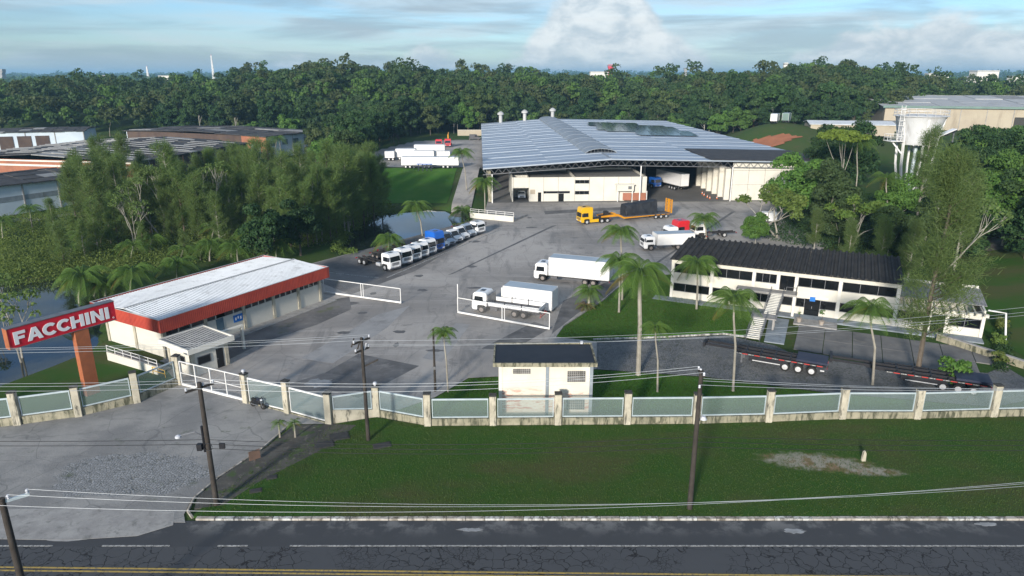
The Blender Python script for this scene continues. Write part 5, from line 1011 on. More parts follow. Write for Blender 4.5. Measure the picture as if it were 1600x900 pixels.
# yellow low loader
yt = truck('yellow tractor unit with sleeper cab towing the low loader', (15.3, 144.1), R(201), 'paint_yellow', True, .75, rear=-5.6, axles=(-3.5, -4.8), name='tractor_unit'); MB().box(-4.6, -3.6, -.55, .55, 1.0, 1.16).build('fifth_wheel', 'chassis_black', yt)
for s in (-1, 1): box(yt, 'side_skirt', 'paint_yellow', -2.7, -.7, *sorted((s * 1.0, s * 1.22)), .4, 1.0)
def lowloader():
    t = thing('low_loader_trailer', 'yellow low loader trailer with raised rear ramps', 'trailer', (15.3, 144.1, .03), R(201)); x0 = -3.4
    for s in (-1, 1):
        MB().prism([(x0, 1.2), (x0, 1.5), (-7.0, 1.75), (-7.6, 1.6), (-8.8, .95), (-20.2, 1.15), (-20.2, .8), (-8.8, .6), (-7.4, 1.2)], 'y', *sorted((s * .9, s * 1.15))).build('main_beam', 'paint_orange', t)
    box(t, 'deck', 'plastic_grey', -20.2, -8.8, -1.4, 1.4, 1.0, 1.16); box(t, 'gooseneck_deck', 'chassis_black', -7.0, x0, -.9, .9, 1.35, 1.5); MB().box(-5.4, -4.6, -.5, .5, 1.55, 2.3).build('power_pack', 'chassis_black', t)
    for k in range(3):
        for s in (-1, 1): wheel(t, -16.6 - k * 1.3, s * 1.2, .45, .3)
    for s in (-1, 1):
        r_ = MB(); r_.box(-20.7, -20.5, *sorted((s * .15, s * .3)), 1.0, 4.0); r_.box(-20.7, -20.5, *sorted((s * 1.1, s * 1.25)), 1.0, 4.0)
        for k in range(9): r_.box(-20.68, -20.52, *sorted((s * .3, s * 1.1)), 1.1 + k * .33, 1.26 + k * .33)
        r_.build('ramp', 'paint_orange', t)
    q = thing('tarped_load', 'bulky load wrapped in black tarpaulin on the low loader', 'load', (15.3, 144.1, 0), R(201))
    rnd = random.Random(8); m = MB(); nx, sec = 13, 10; k0 = 0
    for i in range(nx):
        x = -9.2 - i * (7.6 / (nx - 1)); top = 3.55 + .55 * i / (nx - 1) + rnd.uniform(-.08, .08); w0, w1 = 1.35 + rnd.uniform(-.06, .06), 1.12 + rnd.uniform(-.09, .09)
        for (y, z) in ((-w0, 1.2), (-w0 * 1.0, 1.9), (-(w0 + w1) / 2, 2.7), (-w1, top - .12), (-w1 * .5, top + rnd.uniform(-.08, .05)), (w1 * .5, top + rnd.uniform(-.08, .05)), (w1, top - .12), ((w0 + w1) / 2, 2.7), (w0, 1.9), (w0, 1.2)): m.v.append((x + rnd.uniform(-.07, .07), y + rnd.uniform(-.05, .05), z))
    for i in range(nx - 1):
        for j in range(sec - 1): m.f.append((i * sec + j, i * sec + j + 1, (i + 1) * sec + j + 1, (i + 1) * sec + j))
    m.f.append(tuple(range(sec))); m.f.append(tuple(range((nx - 1) * sec, nx * sec))[::-1]); m.build('tarpaulin', 'tarp', q)
    m = MB(); [m.bar((x, -1.45, 1.2), (x, -1.25, 3.4), .05) for x in (-10.5, -13, -15.5)]; m.build('strap', 'grey_steel', q)
lowloader()
# row of new trucks and vans along the pond
def van(label, loc, rz, paint, hi=0.0, group=None, chassis_only=True):
    t = thing('van', label, 'van', (loc[0], loc[1], .03), rz, group); H_ = 2.2 + hi; b = -1.6 if chassis_only else -3.6
    prof = [(.95, .32), (1.0, .75), (.85, 1.05), (.15, 1.3), (-.55, H_ - .12), (-.85, H_), (b + .1, H_), (b, H_ - .1), (b, .4), (.0, .4)]; k = ('van', hi, chassis_only)
    c = part(t, 'body', paint, k, lambda q: q.prism(prof, 'y', -.98, .98), bevel=.09, seg=2, smooth=True)
    sl_ = lambda z: .15 + (-.55 - .15) * (z - 1.3) / (H_ - .12 - 1.3)
    part(c, 'windscreen', 'glass_vehicle', k + ('w',), lambda q: q.add([(sl_(1.34) + .03, -.84, 1.34), (sl_(1.34) + .03, .84, 1.34), (sl_(H_ - .22) + .03, .74, H_ - .22), (sl_(H_ - .22) + .03, -.74, H_ - .22), (sl_(1.34) - .05, -.84, 1.34), (sl_(1.34) - .05, .84, 1.34), (sl_(H_ - .22) - .05, .74, H_ - .22), (sl_(H_ - .22) - .05, -.74, H_ - .22)], [(0, 1, 2, 3), (7, 6, 5, 4), (4, 5, 1, 0), (5, 6, 2, 1), (6, 7, 3, 2), (7, 4, 0, 3)]))
    for s in (-1, 1):
        part(c, 'side_window', 'glass_vehicle', k + ('s', s), lambda q: q.prism([(-.05, 1.36), (-.6, H_ - .3), (-1.4, H_ - .3), (-1.4, 1.36)], 'y', *sorted((s * .95, s * 1.0)))); part(c, 'headlight', 'lamp_clear', k + ('h', s), lambda q: q.prism([(.93, .78), (1.02, .8), (.9, 1.04), (.78, 1.02)], 'y', *sorted((s * .6, s * .96)))); part(c, 'mirror', 'plastic_grey', k + ('m', s), lambda q: q.box(.0, .12, *sorted((s * 1.0, s * 1.22)), 1.35, 1.7))
        wheel(t, 0, s * .86, .36, .22, 'rim_dusty'); wheel(t, -3.6, s * .86, .36, .22, 'rim_dusty')
    part(c, 'grille', 'plastic_grey', k + ('g',), lambda q: q.box(.95, 1.02, -.5, .5, .55, .82)); part(c, 'bumper', 'plastic_grey', k + ('b',), lambda q: q.box(.9, 1.06, -.92, .92, .3, .48), bevel=.04)
    if chassis_only: MB().box(-5.0, -1.6, -.45, -.35, .5, .68).box(-5.0, -1.6, .35, .45, .5, .68).box(-5.0, -4.9, -.35, .35, .5, .68).build('frame_rail', 'chassis_black', t)
    return t
ROW_RZ = R(-40); fa, fb = Vector((-19.6, 107.9, 0)), Vector((-6.4, 135.4, 0)); RG = 'new trucks and vans parked along the pond'
ks = [0, .112, .2, .277, .357, .448, .525, .60, .69, .775, .865, .955]
lbl = ['white chassis truck at the near end of the parked row', 'white chassis truck second from the near end of the row', 'white chassis truck third from the near end of the row', 'white chassis truck fourth from the near end of the row', 'white chassis truck beside the blue tractor unit']
for i in range(5): p = fa.lerp(fb, ks[i]); truck(lbl[i], p, ROW_RZ + R([0, -2, 1, -1, 2][i]), hi=[0, .0, -.1, -.1, 0][i], rear=-7.6, axles=(-5.2, -6.4) if i < 3 else (-4.8,), group=RG, rim='rim_white' if i == 0 else 'rim_dusty')
p = fa.lerp(fb, ks[5]); tb = truck('bright blue tractor unit in the parked row', p, ROW_RZ, 'paint_blue', True, .85, rear=-5.4, axles=(-3.4, -4.7), group=RG, name='tractor_unit'); MB().box(-4.5, -3.5, -.5, .5, 1.0, 1.14).build('fifth_wheel', 'chassis_black', tb)
vl = [('white van nearest the blue tractor unit', 'paint_white', 0), ('silver grey van second from the blue tractor unit', 'paint_silver', .1), ('white van in the middle of the row of vans', 'paint_white', .1), ('white van before the far silver van', 'paint_white', .15), ('pale silver van near the far end of the row', 'paint_silver', .15)]
for i, (lb, pt, hi) in enumerate(vl): p = fa.lerp(fb, ks[6 + i]); van(lb, p, ROW_RZ + R([1, -1, 0, 2, -1][i]), pt, hi, RG)
p = fa.lerp(fb, ks[11]); truck('small white cab over truck at the far end of the row', p, ROW_RZ, hi=-.3, rear=-6, axles=(-3.8,), group=RG, rim='rim_dusty', r=.42)
# trucks behind the office
r1 = truck('white box truck half hidden by palms behind the office', (24.6, 121.4), R(189), rear=-8, axles=(-5.0,), hi=-.3, rim='rim_dusty'); cargo_box(r1, -1.0, -8.0, .95, 2.95, 'paint_offwhite')
truck('white chassis truck in front of the red truck', (29.8, 127.0), R(196), rear=-7, axles=(-4.6,), hi=.25); truck('red tractor unit behind the office roof', (32.2, 130.5), R(198), 'paint_red', True, .7, rear=-6, axles=(-3.6, -4.9), name='tractor_unit'); truck('white truck right of the red tractor unit', (36.0, 131.0), R(192), rear=-7.4, axles=(-4.8,))
van('white van by the trees right of the hall front', (52.5, 145.8), R(170), 'paint_white', .0, chassis_only=False)
# hall: parked semi-trailer, van inside, cones
ht = thing('semi_trailer', 'white semi trailer seen from behind inside the hall', 'trailer', (45.2, 188.8, .06), R(110)); cargo_box(ht, 9.5, -3.0, 1.4, 4.6)
for k in range(3):
    for s in (-1, 1): wheel(ht, -.2 + k * 1.3, s * 1.1, .5, .3)
box(ht, 'frame_rail', 'chassis_black', -2.9, 9.4, -.5, .5, .95, 1.38); tr_ = truck('blue truck cab beside the trailer in the hall', (39.6, 192.5), R(-60), 'paint_blue', True, .2, rear=-5, axles=(-3.5,), name='tractor_unit')
van('white van deep inside the hall', (60.0, 197), R(-75), 'paint_white', 0, chassis_only=False)
van('white van in the open bay of the front offices', (2.4, 174.6), R(-85), 'paint_silver', -.3, chassis_only=False)
for i, (px, py) in enumerate(((1097, 303.5), (1100, 306), (1105, 309), (1109, 311), (1120, 311))):
    g = G(px, py); t = thing('traffic_cone', 'orange traffic cone by the hall opening', 'cone', (g.x, g.y, .03), 0, 'traffic cones by the hall opening'); MB().lathe([(.16, .04), (.035, .75)], 10).build('cone', 'cone_orange', t); MB().box(-.22, .22, -.22, .22, 0, .04).build('base', 'cone_orange', t); MB().lathe([(.125, .3), (.09, .48)], 10).build('band', 'sign_white', t)
# back yard: trailers, steel rack, red trucks
def trailer_body(label, px, py, L, h, mat, rz=0.0, group='white box bodies in the back yard'):
    p = GT(px, py); t = thing('box_trailer', label, 'trailer', (p.x, p.y, p.z + .1), rz, group); cargo_box(t, L / 2, -L / 2, .9, .9 + h, mat); box(t, 'frame_rail', 'chassis_black', -L / 2, L / 2, -.5, .5, .55, .88)
    for k in range(2):
        for s in (-1, 1): wheel(t, -L / 2 + 1.2 + k * 1.25, s * 1.0, .45, .3)
    box(t, 'landing_leg', 'grey_steel', L / 2 - 2, L / 2 - 1.8, -.6, .6, 0, .55)
TB = [('white box body at the left of the front row', 643, 263, 5.4, 2.3, 'paint_white'), ('white box body in the middle of the front row', 672, 263, 5.4, 2.3, 'paint_white'), ('white box body at the right of the front row', 702, 263, 5.6, 2.3, 'paint_white'), ('short white box body at the far left of the back yard', 610, 251, 2.9, 2.0, 'paint_white'), ('grey white box body at the left of the middle row', 635, 250, 6.3, 2.6, 'paint_offwhite'), ('grey white box body in the middle row', 663, 252, 6.3, 2.4, 'paint_offwhite'), ('grey white box body at the right of the middle row', 690, 251, 5.5, 2.0, 'paint_offwhite'), ('long grey box body at the back of the yard', 672, 245, 10, 3.0, 'paint_offwhite')]
for a in TB: trailer_body(*a)
p = GT(664, 268); t = thing('steel_rack', 'blue steel rack before the white box bodies', 'rack', p); m = MB()
for x in (-1.8, -.6, .6, 1.8):
    for y in (-.5, .5): m.bar((x, y, 0), (x, y, 1.9), .12)
m.box(-2, 2, -.6, .6, 1.3, 1.4); m.build('frame', 'navy_plate', t); MB().box(-2.2, 2.2, -.7, .7, 1.9, 2.05).build('top', 'paint_blue', t)
for lb, px, py in (('red truck at the left rear of the back yard', 686, 231), ('red truck with orange crane at the right rear of the back yard', 700, 230)):
    p = GT(px, py); t = truck(lb, p, R(-88), 'paint_red', False, .2, rear=-8, axles=(-5,)); t.location.z = p.z + .1
    if 'crane' in lb: MB().bar((-2, 0, 1.2), (-2, 0, 4.4), .4).bar((-2, 0, 4.2), (-6, 0, 4.8), .35).build('crane_arm', 'paint_orange', t)
p = GT(747, 219); t = van('dark van at the rear of the back yard', p, R(5), 'plastic_grey', 0, chassis_only=False); t.location.z = p.z + .1
t = thing('garden_wall', 'pale wall on the grass at the rear of the back yard', 'wall', GT(715, 212)); box(t, 'wall', 'wall_beige', 0, 14, 0, .3, -.5, 2.4); box(t, 'coping', 'wall_white', -.1, 14.1, -.1, .4, 2.4, 2.52)
# trucks on the red cutting and behind the tower
for i, (px, py, c1, lb) in enumerate(((1180, 192, 'paint_offwhite', 'cream box body on the cutting left of the dark trees'), (1194, 193, 'paint_white', 'white box body second on the cutting'), (1210, 193, 'paint_offwhite', 'white box body third on the cutting'), (1228, 192, 'edge_green', 'green box body on the cutting'), (1244, 191, 'paint_white', 'white box body at the right end of the cutting'))): trailer_body(lb, px, py, 5.5, 2.8, c1, R(60), 'box bodies on the red cutting')
# black container trailers on the inner lane
def skeletal(label, a, b):
    a, b = Vector(a), Vector(b); L = (a - b).length; t = thing('skeletal_trailer', label, 'trailer', (b.x, b.y, .04), math.atan2(a.y - b.y, a.x - b.x), 'black skeletal trailers on the inner lane')
    for s in (-1, 1):
        MB().prism([(0, 1.0), (L - 4.2, 1.0), (L - 3.2, 1.25), (L, 1.25), (L, 1.5), (L - 3.4, 1.5), (L - 4.4, 1.42), (0, 1.42)], 'y', *sorted((s * .42, s * .56))).build('main_beam', 'black_steel', t)
        box(t, 'side_box', 'black_steel', 3.6, 7.6, *sorted((s * .95, s * 1.22)), .55, 1.15)
        for i in range(14):
            x = .3 + i * .62; box(t, 'reflector', 'line_white' if i % 2 else 'stripe_red', x, x + .56, *sorted((s * 1.225, s * 1.245)), 1.18, 1.26)
        MB().box(0, 9.0, *sorted((s * 1.14, s * 1.22)), 1.16, 1.34).build('side_rail', 'black_steel', t)
        for k in range(3): wheel(t, 1.3 + k * 1.3, s * 1.05, .5, .32)
        for k in range(3): box(t, 'mudguard', 'black_steel', .78 + k * 1.3, 1.84 + k * 1.3, *sorted((s * .9, s * 1.2)), 1.04, 1.09)
        box(t, 'side_guard', 'rim_white', 4.4, 7.2, *sorted((s * 1.23, s * 1.26)), .62, .72); box(t, 'plate', 'rim_white', .1, .5, *sorted((s * 1.23, s * 1.26)), .7, .85)
        box(t, 'landing_leg', 'grey_steel', L - 4.3, L - 4.1, *sorted((s * .6, s * .78)), 0, 1.2)
    m = MB(); [m.box(.4 + i * 1.5, .56 + i * 1.5, -1.14, 1.14, 1.2, 1.38) for i in range(6)]; m.build('crossmember', 'black_steel', t); box(t, 'rear_plate', 'navy_plate', -.1, 2.9, -1.2, 1.2, 1.40, 1.62); MB().box(L - .25, L, -1.1, 1.1, 1.25, 1.75).build('front_bolster', 'black_steel', t)
    for s in (-1, 1): box(t, 'tail_light', 'lamp_red', -.14, -.1, *sorted((s * .7, s * 1.1)), .95, 1.12)
skeletal('black skeletal trailer with white rims nearest the stairs', (21.6, 72.6), (32.8, 66.9)); skeletal('black skeletal trailer behind the tall casuarina at the right', (33.6, 68.1), (46.6, 62.2))
# ------------------------------------------------------------------ vegetation
RNG = np.random.default_rng(11)
def unit(n, rng): v = rng.normal(size=(n, 3)); return v / np.linalg.norm(v, axis=1, keepdims=True)
def diamonds(P, N, size, rng, aspect=.55):
    """leaf-shaped faces at P, facing N"""
    n = len(P); T = np.cross(N, unit(n, rng)); T /= np.linalg.norm(T, axis=1, keepdims=True) + 1e-9; B = np.cross(N, T); s = (size * rng.uniform(.6, 1.3, (n, 1)))
    V = np.stack([P - T * s, P + B * s * aspect, P + T * s, P - B * s * aspect], 1).reshape(-1, 3); return V, np.arange(n * 4).reshape(-1, 4)
def crown_cloud(blobs, n, size, rng, jitter=.55, inner=.25, aspect=.6, flat=1.0):
    blobs = np.asarray(blobs, float); wgt = blobs[:, 3] ** 2; idx = rng.choice(len(blobs), n, p=wgt / wgt.sum()); d = unit(n, rng); d[:, 2] = np.where(d[:, 2] < -.45, -d[:, 2], d[:, 2])
    rad = blobs[idx, 3] * (1 - inner * rng.random(n) ** 1.5); sc = np.array([1, 1, flat]); P = blobs[idx, :3] + d * rad[:, None] * sc; N = d + jitter * rng.normal(size=(n, 3)); N /= np.linalg.norm(N, axis=1, keepdims=True); return diamonds(P, N, size, rng, aspect)
def blob_set(rng, n, rx, rz, cz, r0, r1, flat_top=False):
    out = []
    for i in range(n):
        d = unit(1, rng)[0]; k = rng.random() ** .45; z = d[2] * rz * k
        out.append((d[0] * rx * k, d[1] * rx * k, cz + (abs(z) * .6 if flat_top else z), rng.uniform(r0, r1)))
    return out
def limb_tubes(rng, blobs, h0, r, lean=0.0, n=7, trunk_to=None, mid=.55):
    m = MB(); top = trunk_to or h0 * 1.25; m.tube([(0, 0, -.3), (lean * .3, 0, h0 * .5), (lean, 0, h0), (lean * 1.2, 0, top)], [r, r * .8, r * .65, r * .3], 7)
    order = rng.permutation(len(blobs))[:n]
    for i in order:
        b = blobs[i]; s = Vector((lean, 0, h0 * rng.uniform(.75, 1.1))); e = Vector(b[:3]); mid_ = s.lerp(e, mid) + Vector((0, 0, -.08 * (e - s).length)); m.tube([s, mid_, e], [r * .45, r * .28, r * .08], 5)
    return m
PROTO = {}
def tree_proto(key, label, leafm, barkm, seed, h, rx, rz, nb, br, leaves, size, trunk, cat='tree', **kw):
    """meshes of one kind of tree: trunk with limbs, crown of leaf clumps"""
    rng = np.random.default_rng(seed); cz = h - rz * .75; bl = blob_set(rng, nb, rx, rz, cz, br[0], br[1], kw.get('flat_top', False)); V, F = crown_cloud(bl, leaves, size, rng, kw.get('jitter', .55), kw.get('inner', .35), kw.get('aspect', .6), kw.get('flat', .8))
    PROTO[key] = (limb_tubes(rng, bl, h * kw.get('fork', .5), trunk, kw.get('lean', 0.0), kw.get('limbs', 7)).mesh('trunk', barkm, smooth=True), mesh_np('crown', V, F, leafm))
def plant_tree(key, name, label, loc, s=1.0, rz=0.0, group=None, cat='tree', sz=None):
    t = thing(name, label, cat, loc, rz, group); t.scale = (s, s, sz or s); link_obj('trunk', PROTO[key][0], t); link_obj('crown', PROTO[key][1], t); return t
# forest kinds
FK = []
for i, (lm, h, rx, rz, nb, br, fk) in enumerate((('leaf_forest', 15, 5.0, 5.6, 26, (1.2, 2.3), .35), ('leaf_dark', 17, 4.4, 6.4, 28, (1.1, 2.1), .4), ('leaf_forest', 19, 5.6, 5.0, 26, (1.3, 2.3), .5), ('leaf_bright', 13, 4.8, 5.4, 26, (1.1, 2.1), .3), ('leaf_olive', 16, 5.2, 6.0, 30, (1.0, 2.0), .4), ('leaf_dark', 14, 5.2, 5.6, 28, (1.2, 2.2), .3))):
    tree_proto('f%d' % i, '', lm, 'bark_pale' if i == 2 else 'bark_brown', 20 + i, h, rx, rz, nb, br, 3600, .50, .2, fork=fk); FK.append('f%d' % i)
HALL_RECT = [(-9, 164), (82, 166), (83, 176), (74, 338), (-16, 332)]
WARE = [(-230, 180), (-100, 178), (-76, 288), (-84, 300), (-150, 318), (-230, 330)]
BACK = [(-43, 200), (-8, 200), (-8, 310), (-38, 300), (-44, 262)]
PLAT = [(80, 236), (120, 240), (176, 214), (360, 190), (360, 420), (300, 420), (180, 332), (112, 300), (90, 290)]
def forest_ok(x, y):
    px = 800 + 1085 * x / (.956 * y + 8.8)
    ymin = np.interp(px, [-100, 300, 440, 480, 520, 600, 640, 755, 760, 1010, 1060, 1160, 1250, 1400, 1600, 1700], [338, 338, 325, 262, 205, 212, 312, 335, 345, 345, 330, 310, 300, 350, 420, 430])
    ok = (y > ymin) & (px > -60) & (px < 1660)
    ok &= np.hypot((x - 102) / 34, (y - 280) / 32) > 1; ok &= np.hypot((x + 122) / 8, (y - 345) / 14) > 1
    for poly, mgn in ((HALL_RECT, 4), (WARE, 3), (BACK, 3), (PLAT, 3)): ok &= inside(poly, x, y) < -mgn
    return ok
def forest():
    rng = np.random.default_rng(5); pts = []
    gx = np.arange(-560, 560, 7.6); gy = np.arange(200, 640, 7.6); X, Y = np.meshgrid(gx, gy); X = (X + rng.uniform(-3, 3, X.shape)).ravel(); Y = (Y + rng.uniform(-3, 3, Y.shape)).ravel(); ok = forest_ok(X, Y); X, Y = X[ok], Y[ok]; Z = height(X, Y)
    # the trees that show: tops seen above the ones in front of them, nearest first
    order = np.argsort(np.hypot(X, Y)); X, Y, Z = X[order], Y[order], Z[order]; n1 = 292
    for i in range(min(n1, len(X))):
        px = 800 + 1085 * X[i] / (.956 * Y[i] + 8.8); k = FK[int(rng.integers(0, 6))]; s = rng.uniform(.55, 1.15) * (.85 if Y[i] < 300 else 1.0) * (1.28 if rng.random() < .12 else 1)
        side = 'left of the hall' if px < 757 else ('behind the hall' if px < 1020 else 'right of the hall')
        plant_tree(k, 'forest_tree', 'leafy tree at the front of the dense forest ' + side, (X[i], Y[i], Z[i] - 2.6 * s), s, rng.uniform(0, 6.28), 'forest trees ' + side, sz=s * rng.uniform(.88, 1.15))
    X, Y, Z = X[n1:], Y[n1:], Z[n1:]; Vs, Fs, k = [[], [], []], [[], [], []], [0, 0, 0]
    for i in range(len(X)):
        s = rng.uniform(.65, 1.2) * (1.3 if rng.random() < .1 else 1); h = rng.uniform(11.5, 17) * s; rx = rng.uniform(3.4, 5.0) * s; bl = blob_set(rng, 9, rx, 3.2 * s, h - 2.5, 1.4 * s, 2.3 * s); near = Y[i] < 470; V, F = crown_cloud(bl, 330 if near else 200, .78 if near else .95, rng, .55, .3, .65, .8); c = int(rng.choice(3, p=[.5, .3, .2])); Vs[c].append(V + (X[i], Y[i], Z[i])); Fs[c].append(F + k[c]); k[c] += len(V)
    V = [v for q in Vs for v in q]
    root = tag(link_obj('forest_canopy', None), 'dense mass of forest treetops running back to the skyline', 'forest', kind='stuff')
    for c, lm in enumerate(('leaf_forest', 'leaf_olive', 'leaf_bright')): tag(link_obj('canopy', mesh_np('canopy', np.concatenate(Vs[c]), np.concatenate(Fs[c]), lm), root), kind='stuff')
    # distant woods to the skyline
    Vs, Fs, k, XY = [], [], 0, []
    for ring_, n, sz in ((760, 420, 3.2), (1050, 420, 4.5), (1500, 420, 6.5), (2300, 460, 9.5), (3400, 460, 13), (5000, 420, 18)):
        for i in range(n):
            a = rng.uniform(-.70, .70); r = ring_ * rng.uniform(.86, 1.22); x, y = r * math.sin(a), r * math.cos(a); z = -1.0; XY.append((x, y, len(Vs))); s = sz * rng.uniform(.7, 1.3)
            bl = [(rng.uniform(-2, 2) * s, rng.uniform(-1, 1) * s, rng.uniform(.2, .9) * s + 5, rng.uniform(.7, 1.2) * s) for _ in range(5)]; V, F = crown_cloud(bl, 46, sz * .42, rng, .5, .3, .7, .7); Vs.append(V + (x, y, 0)); Fs.append(F + k); k += len(V)
    XY = np.array(XY); ZZ = height(XY[:, 0], XY[:, 1])
    for i in range(len(Vs)): Vs[i][:, 2] += ZZ[i]
    tag(link_obj('distant_woods', mesh_np('distant_woods', np.concatenate(Vs), np.concatenate(Fs), 'leaf_forest')), 'distant wooded country under the skyline', 'woods', kind='stuff')
forest()
# near broadleaf trees on the right
tree_proto('big0', '', 'leaf_bright', 'bark_pale', 41, 12, 5.4, 6.0, 46, (1.3, 2.4), 12000, .32, .18, fork=.3, limbs=7, inner=.5)
tree_proto('big1', '', 'leaf_dark', 'bark_brown', 42, 13, 5.2, 7.0, 46, (1.3, 2.4), 12000, .32, .18, fork=.3, limbs=6, inner=.5)
tree_proto('big2', '', 'leaf_forest', 'bark_pale', 43, 14, 5.0, 7.0, 46, (1.2, 2.2), 12000, .32, .18, fork=.3, limbs=8, inner=.5)
tree_proto('umbrella', '', 'leaf_yellow', 'bark_pale', 44, 13, 4.2, 2.6, 12, (1.0, 1.6), 3200, .24, .14, fork=.5, limbs=5, flat=.4, flat_top=True)
tree_proto('dark0', '', 'leaf_dark', 'bark_brown', 45, 11, 4.6, 4.6, 32, (1.1, 1.9), 8000, .3, .3, fork=.3, limbs=12)
tree_proto('shrub', '', 'leaf_wild', 'bark_brown', 46, 2.4, 1.5, 1.1, 10, (.45, .8), 1100, .2, .06, fork=.3)
tree_proto('shrub_b', '', 'leaf_bright', 'bark_brown', 47, 2.8, 1.6, 1.2, 10, (.5, .9), 1100, .22, .06, fork=.3)
tree_proto('potplant', '', 'leaf_bright', 'bark_brown', 48, 1.2, .3, .35, 5, (.12, .22), 160, .08, .02, fork=.4)
def sparse(key, barkm, leafm, seed, h, spread, nl, leaves, size):
    """open crown on pale bare branches"""
    rng = np.random.default_rng(seed); m = MB(); tips = []
    def grow(p, d, l, r, lv):
        q = p + d * l; m.tube([p, p.lerp(q, .5) + Vector(rng.normal(size=3) * l * .05), q], [r, r * .8, r * .6], 6)
        if lv == 0: tips.append(q); return
        for k in range(int(rng.integers(2, 4))): grow(q, (d + Vector(rng.normal(size=3)) * spread + Vector((0, 0, .25))).normalized(), l * rng.uniform(.62, .82), r * .6, lv - 1)
    for k in range(2): grow(Vector((0, 0, -.2)), (Vector((rng.normal() * .3, rng.normal() * .3, 1))).normalized(), h * .32, .13, 3)
    bl = [(t_.x, t_.y, t_.z, rng.uniform(.5, 1.0)) for t_ in tips]; V, F = crown_cloud(bl, leaves, size, rng, .7, .6, .55, .7); PROTO[key] = (m.mesh('trunk', barkm, smooth=True), mesh_np('crown', V, F, leafm))
sparse('bare0', 'bark_pale', 'leaf_wild', 51, 8, .42, 3, 2600, .2); sparse('bare1', 'bark_pale', 'leaf_wispy', 52, 9, .35, 3, 1800, .2); sparse('bare2', 'bark_pale', 'leaf_wispy', 53, 11, .28, 3, 700, .2)
def casuarina(key, seed, h, rad, n, droop=.0, w=.05, base=.25, ln=.8):
    """wispy tree: tufts of needle twigs along rising branches"""
    rng = np.random.default_rng(seed); m = MB(); m.tube([(0, 0, -.3), (.1, .05, h * .4), (-.1, .1, h * .75), (0, 0, h)], [.2, .15, .09, .02], 7); tips = []
    for i in range(46):
        z = h * (base + (1 - base) * (i + rng.random()) / 46 * .97); L = rad * (1.15 - (z / h) * .85) * rng.uniform(.55, 1.2); a = rng.uniform(0, 6.283); p0 = Vector((0, 0, z)); d = Vector((math.cos(a), math.sin(a), rng.uniform(.25, .9))).normalized(); p1 = p0 + d * L * .55; p2 = p0 + d * L + Vector((0, 0, L * .12)); m.tube([p0, p1, p2], [.05, .03, .012], 4)
        for k in range(7): t_ = .3 + .7 * rng.random(); tips.append((p0.lerp(p2, t_), d, L))
    idx = rng.integers(0, len(tips), n); P = np.array([tips[i][0] for i in idx]) + rng.normal(size=(n, 3)) * .42; D = np.array([tips[i][1] for i in idx]) * .5 + rng.normal(size=(n, 3)) * .55 + np.array([0, 0, .35 - droop]); D /= np.linalg.norm(D, axis=1, keepdims=True); S = np.cross(D, unit(n, rng)); S /= np.linalg.norm(S, axis=1, keepdims=True); l = ln * rng.uniform(.5, 1.2, (n, 1))
    V = np.stack([P - S * w, P + S * w, P + D * l + S * w * .3, P + D * l - S * w * .3], 1).reshape(-1, 3); PROTO[key] = (m.mesh('trunk', 'bark_pale' if seed % 2 else 'bark_brown', smooth=True), mesh_np('crown', V, np.arange(n * 4).reshape(-1, 4), 'leaf_wispy'))
for i in range(4): casuarina('cas%d' % i, 60 + i, 14 + i, 3.9 - .4 * (i % 2), 4800, base=.14, w=.036, ln=.95)
casuarina('cas_big', 70, 17.5, 3.8, 20000, base=.2, w=.02, ln=.5, droop=.25); casuarina('cas_big2', 71, 15, 3.6, 15000, base=.25, w=.022, ln=.5, droop=.2)
def put(key, name, label, px, py, top=None, s=None, group=None, cat='tree', rz=None, dz=-.15):
    p = GT(px, py); i = len(bpy.data.objects); r = (px * 7.13 + py * 3.7) % 6.283 if rz is None else rz
    sc = s or 1.0
    if top is not None:
        zt = ZA(px, top, p.y).z; b = PROTO[key]; hh = max(v.co.z for v in b[1].vertices) if (key, 'h') not in CACHE else CACHE[(key, 'h')]; CACHE[(key, 'h')] = hh; sc = (zt - p.z) / hh
    return plant_tree(key, name, label, (p.x, p.y, p.z + dz), sc, r, group, cat)
# casuarina belt on the left
CG = 'casuarinas between the warehouses and the pond'; rng = np.random.default_rng(3); q = 0
for i in range(66):
    f = i / 65; px = 120 + 470 * ((i * .618) % 1); yb = np.interp(px, [110, 250, 400, 500, 590], [345, 350, 345, 330, 318]) + rng.uniform(-30, 34); put('cas%d' % (i % 4), 'casuarina', 'wispy pale green casuarina in the belt ' + ('before the left warehouses' if px < 290 else 'behind the white roofed building' if px < 450 else 'next to the pond'), px, yb, None, rng.uniform(.62, 1.04), CG)
for i in range(22): px = 70 + 360 * ((i * .618 + .2) % 1); put('cas%d' % (i % 4), 'casuarina', 'small wispy casuarina in the field left of the white roofed building', px, np.interp(px, [70, 250, 430], [408, 396, 385]) + rng.uniform(-34, 16), None, rng.uniform(.34, .66), 'small casuarinas in the left field')
for i in range(16): px = 455 + 150 * ((i * .618) % 1); put('cas%d' % (i % 4), 'casuarina', 'wispy pale green casuarina in the belt next to the pond', px, np.interp(px, [455, 530, 605], [395, 372, 318]) + rng.uniform(-14, 6), None, rng.uniform(.6, .95), CG)
for px, py, tp, lb in ((420, 415, 315, 'dark dense tree right behind the white roofed building'), (470, 400, 310, 'dark dense tree with broad crown by the pond')): put('dark0', 'dark_tree', lb, px, py, tp)
for k, px, py, tp, lb in (('cas1', 545, 360, 215, 'tall thin casuarina at the corner of the pond'), ('cas2', 585, 352, 232, 'casuarina with bare stem left of the pond water'), ('bare2', 215, 390, 300, 'bare branched pale tree left of the white roofed building'), ('bare2', 335, 365, 250, 'bare many stemmed pale tree in the belt'), ('bare2', 255, 372, 258, 'leaning bare pale tree in the belt')): put(k, 'casuarina' if k[0] == 'c' else 'bare_tree', lb, px, py, tp)
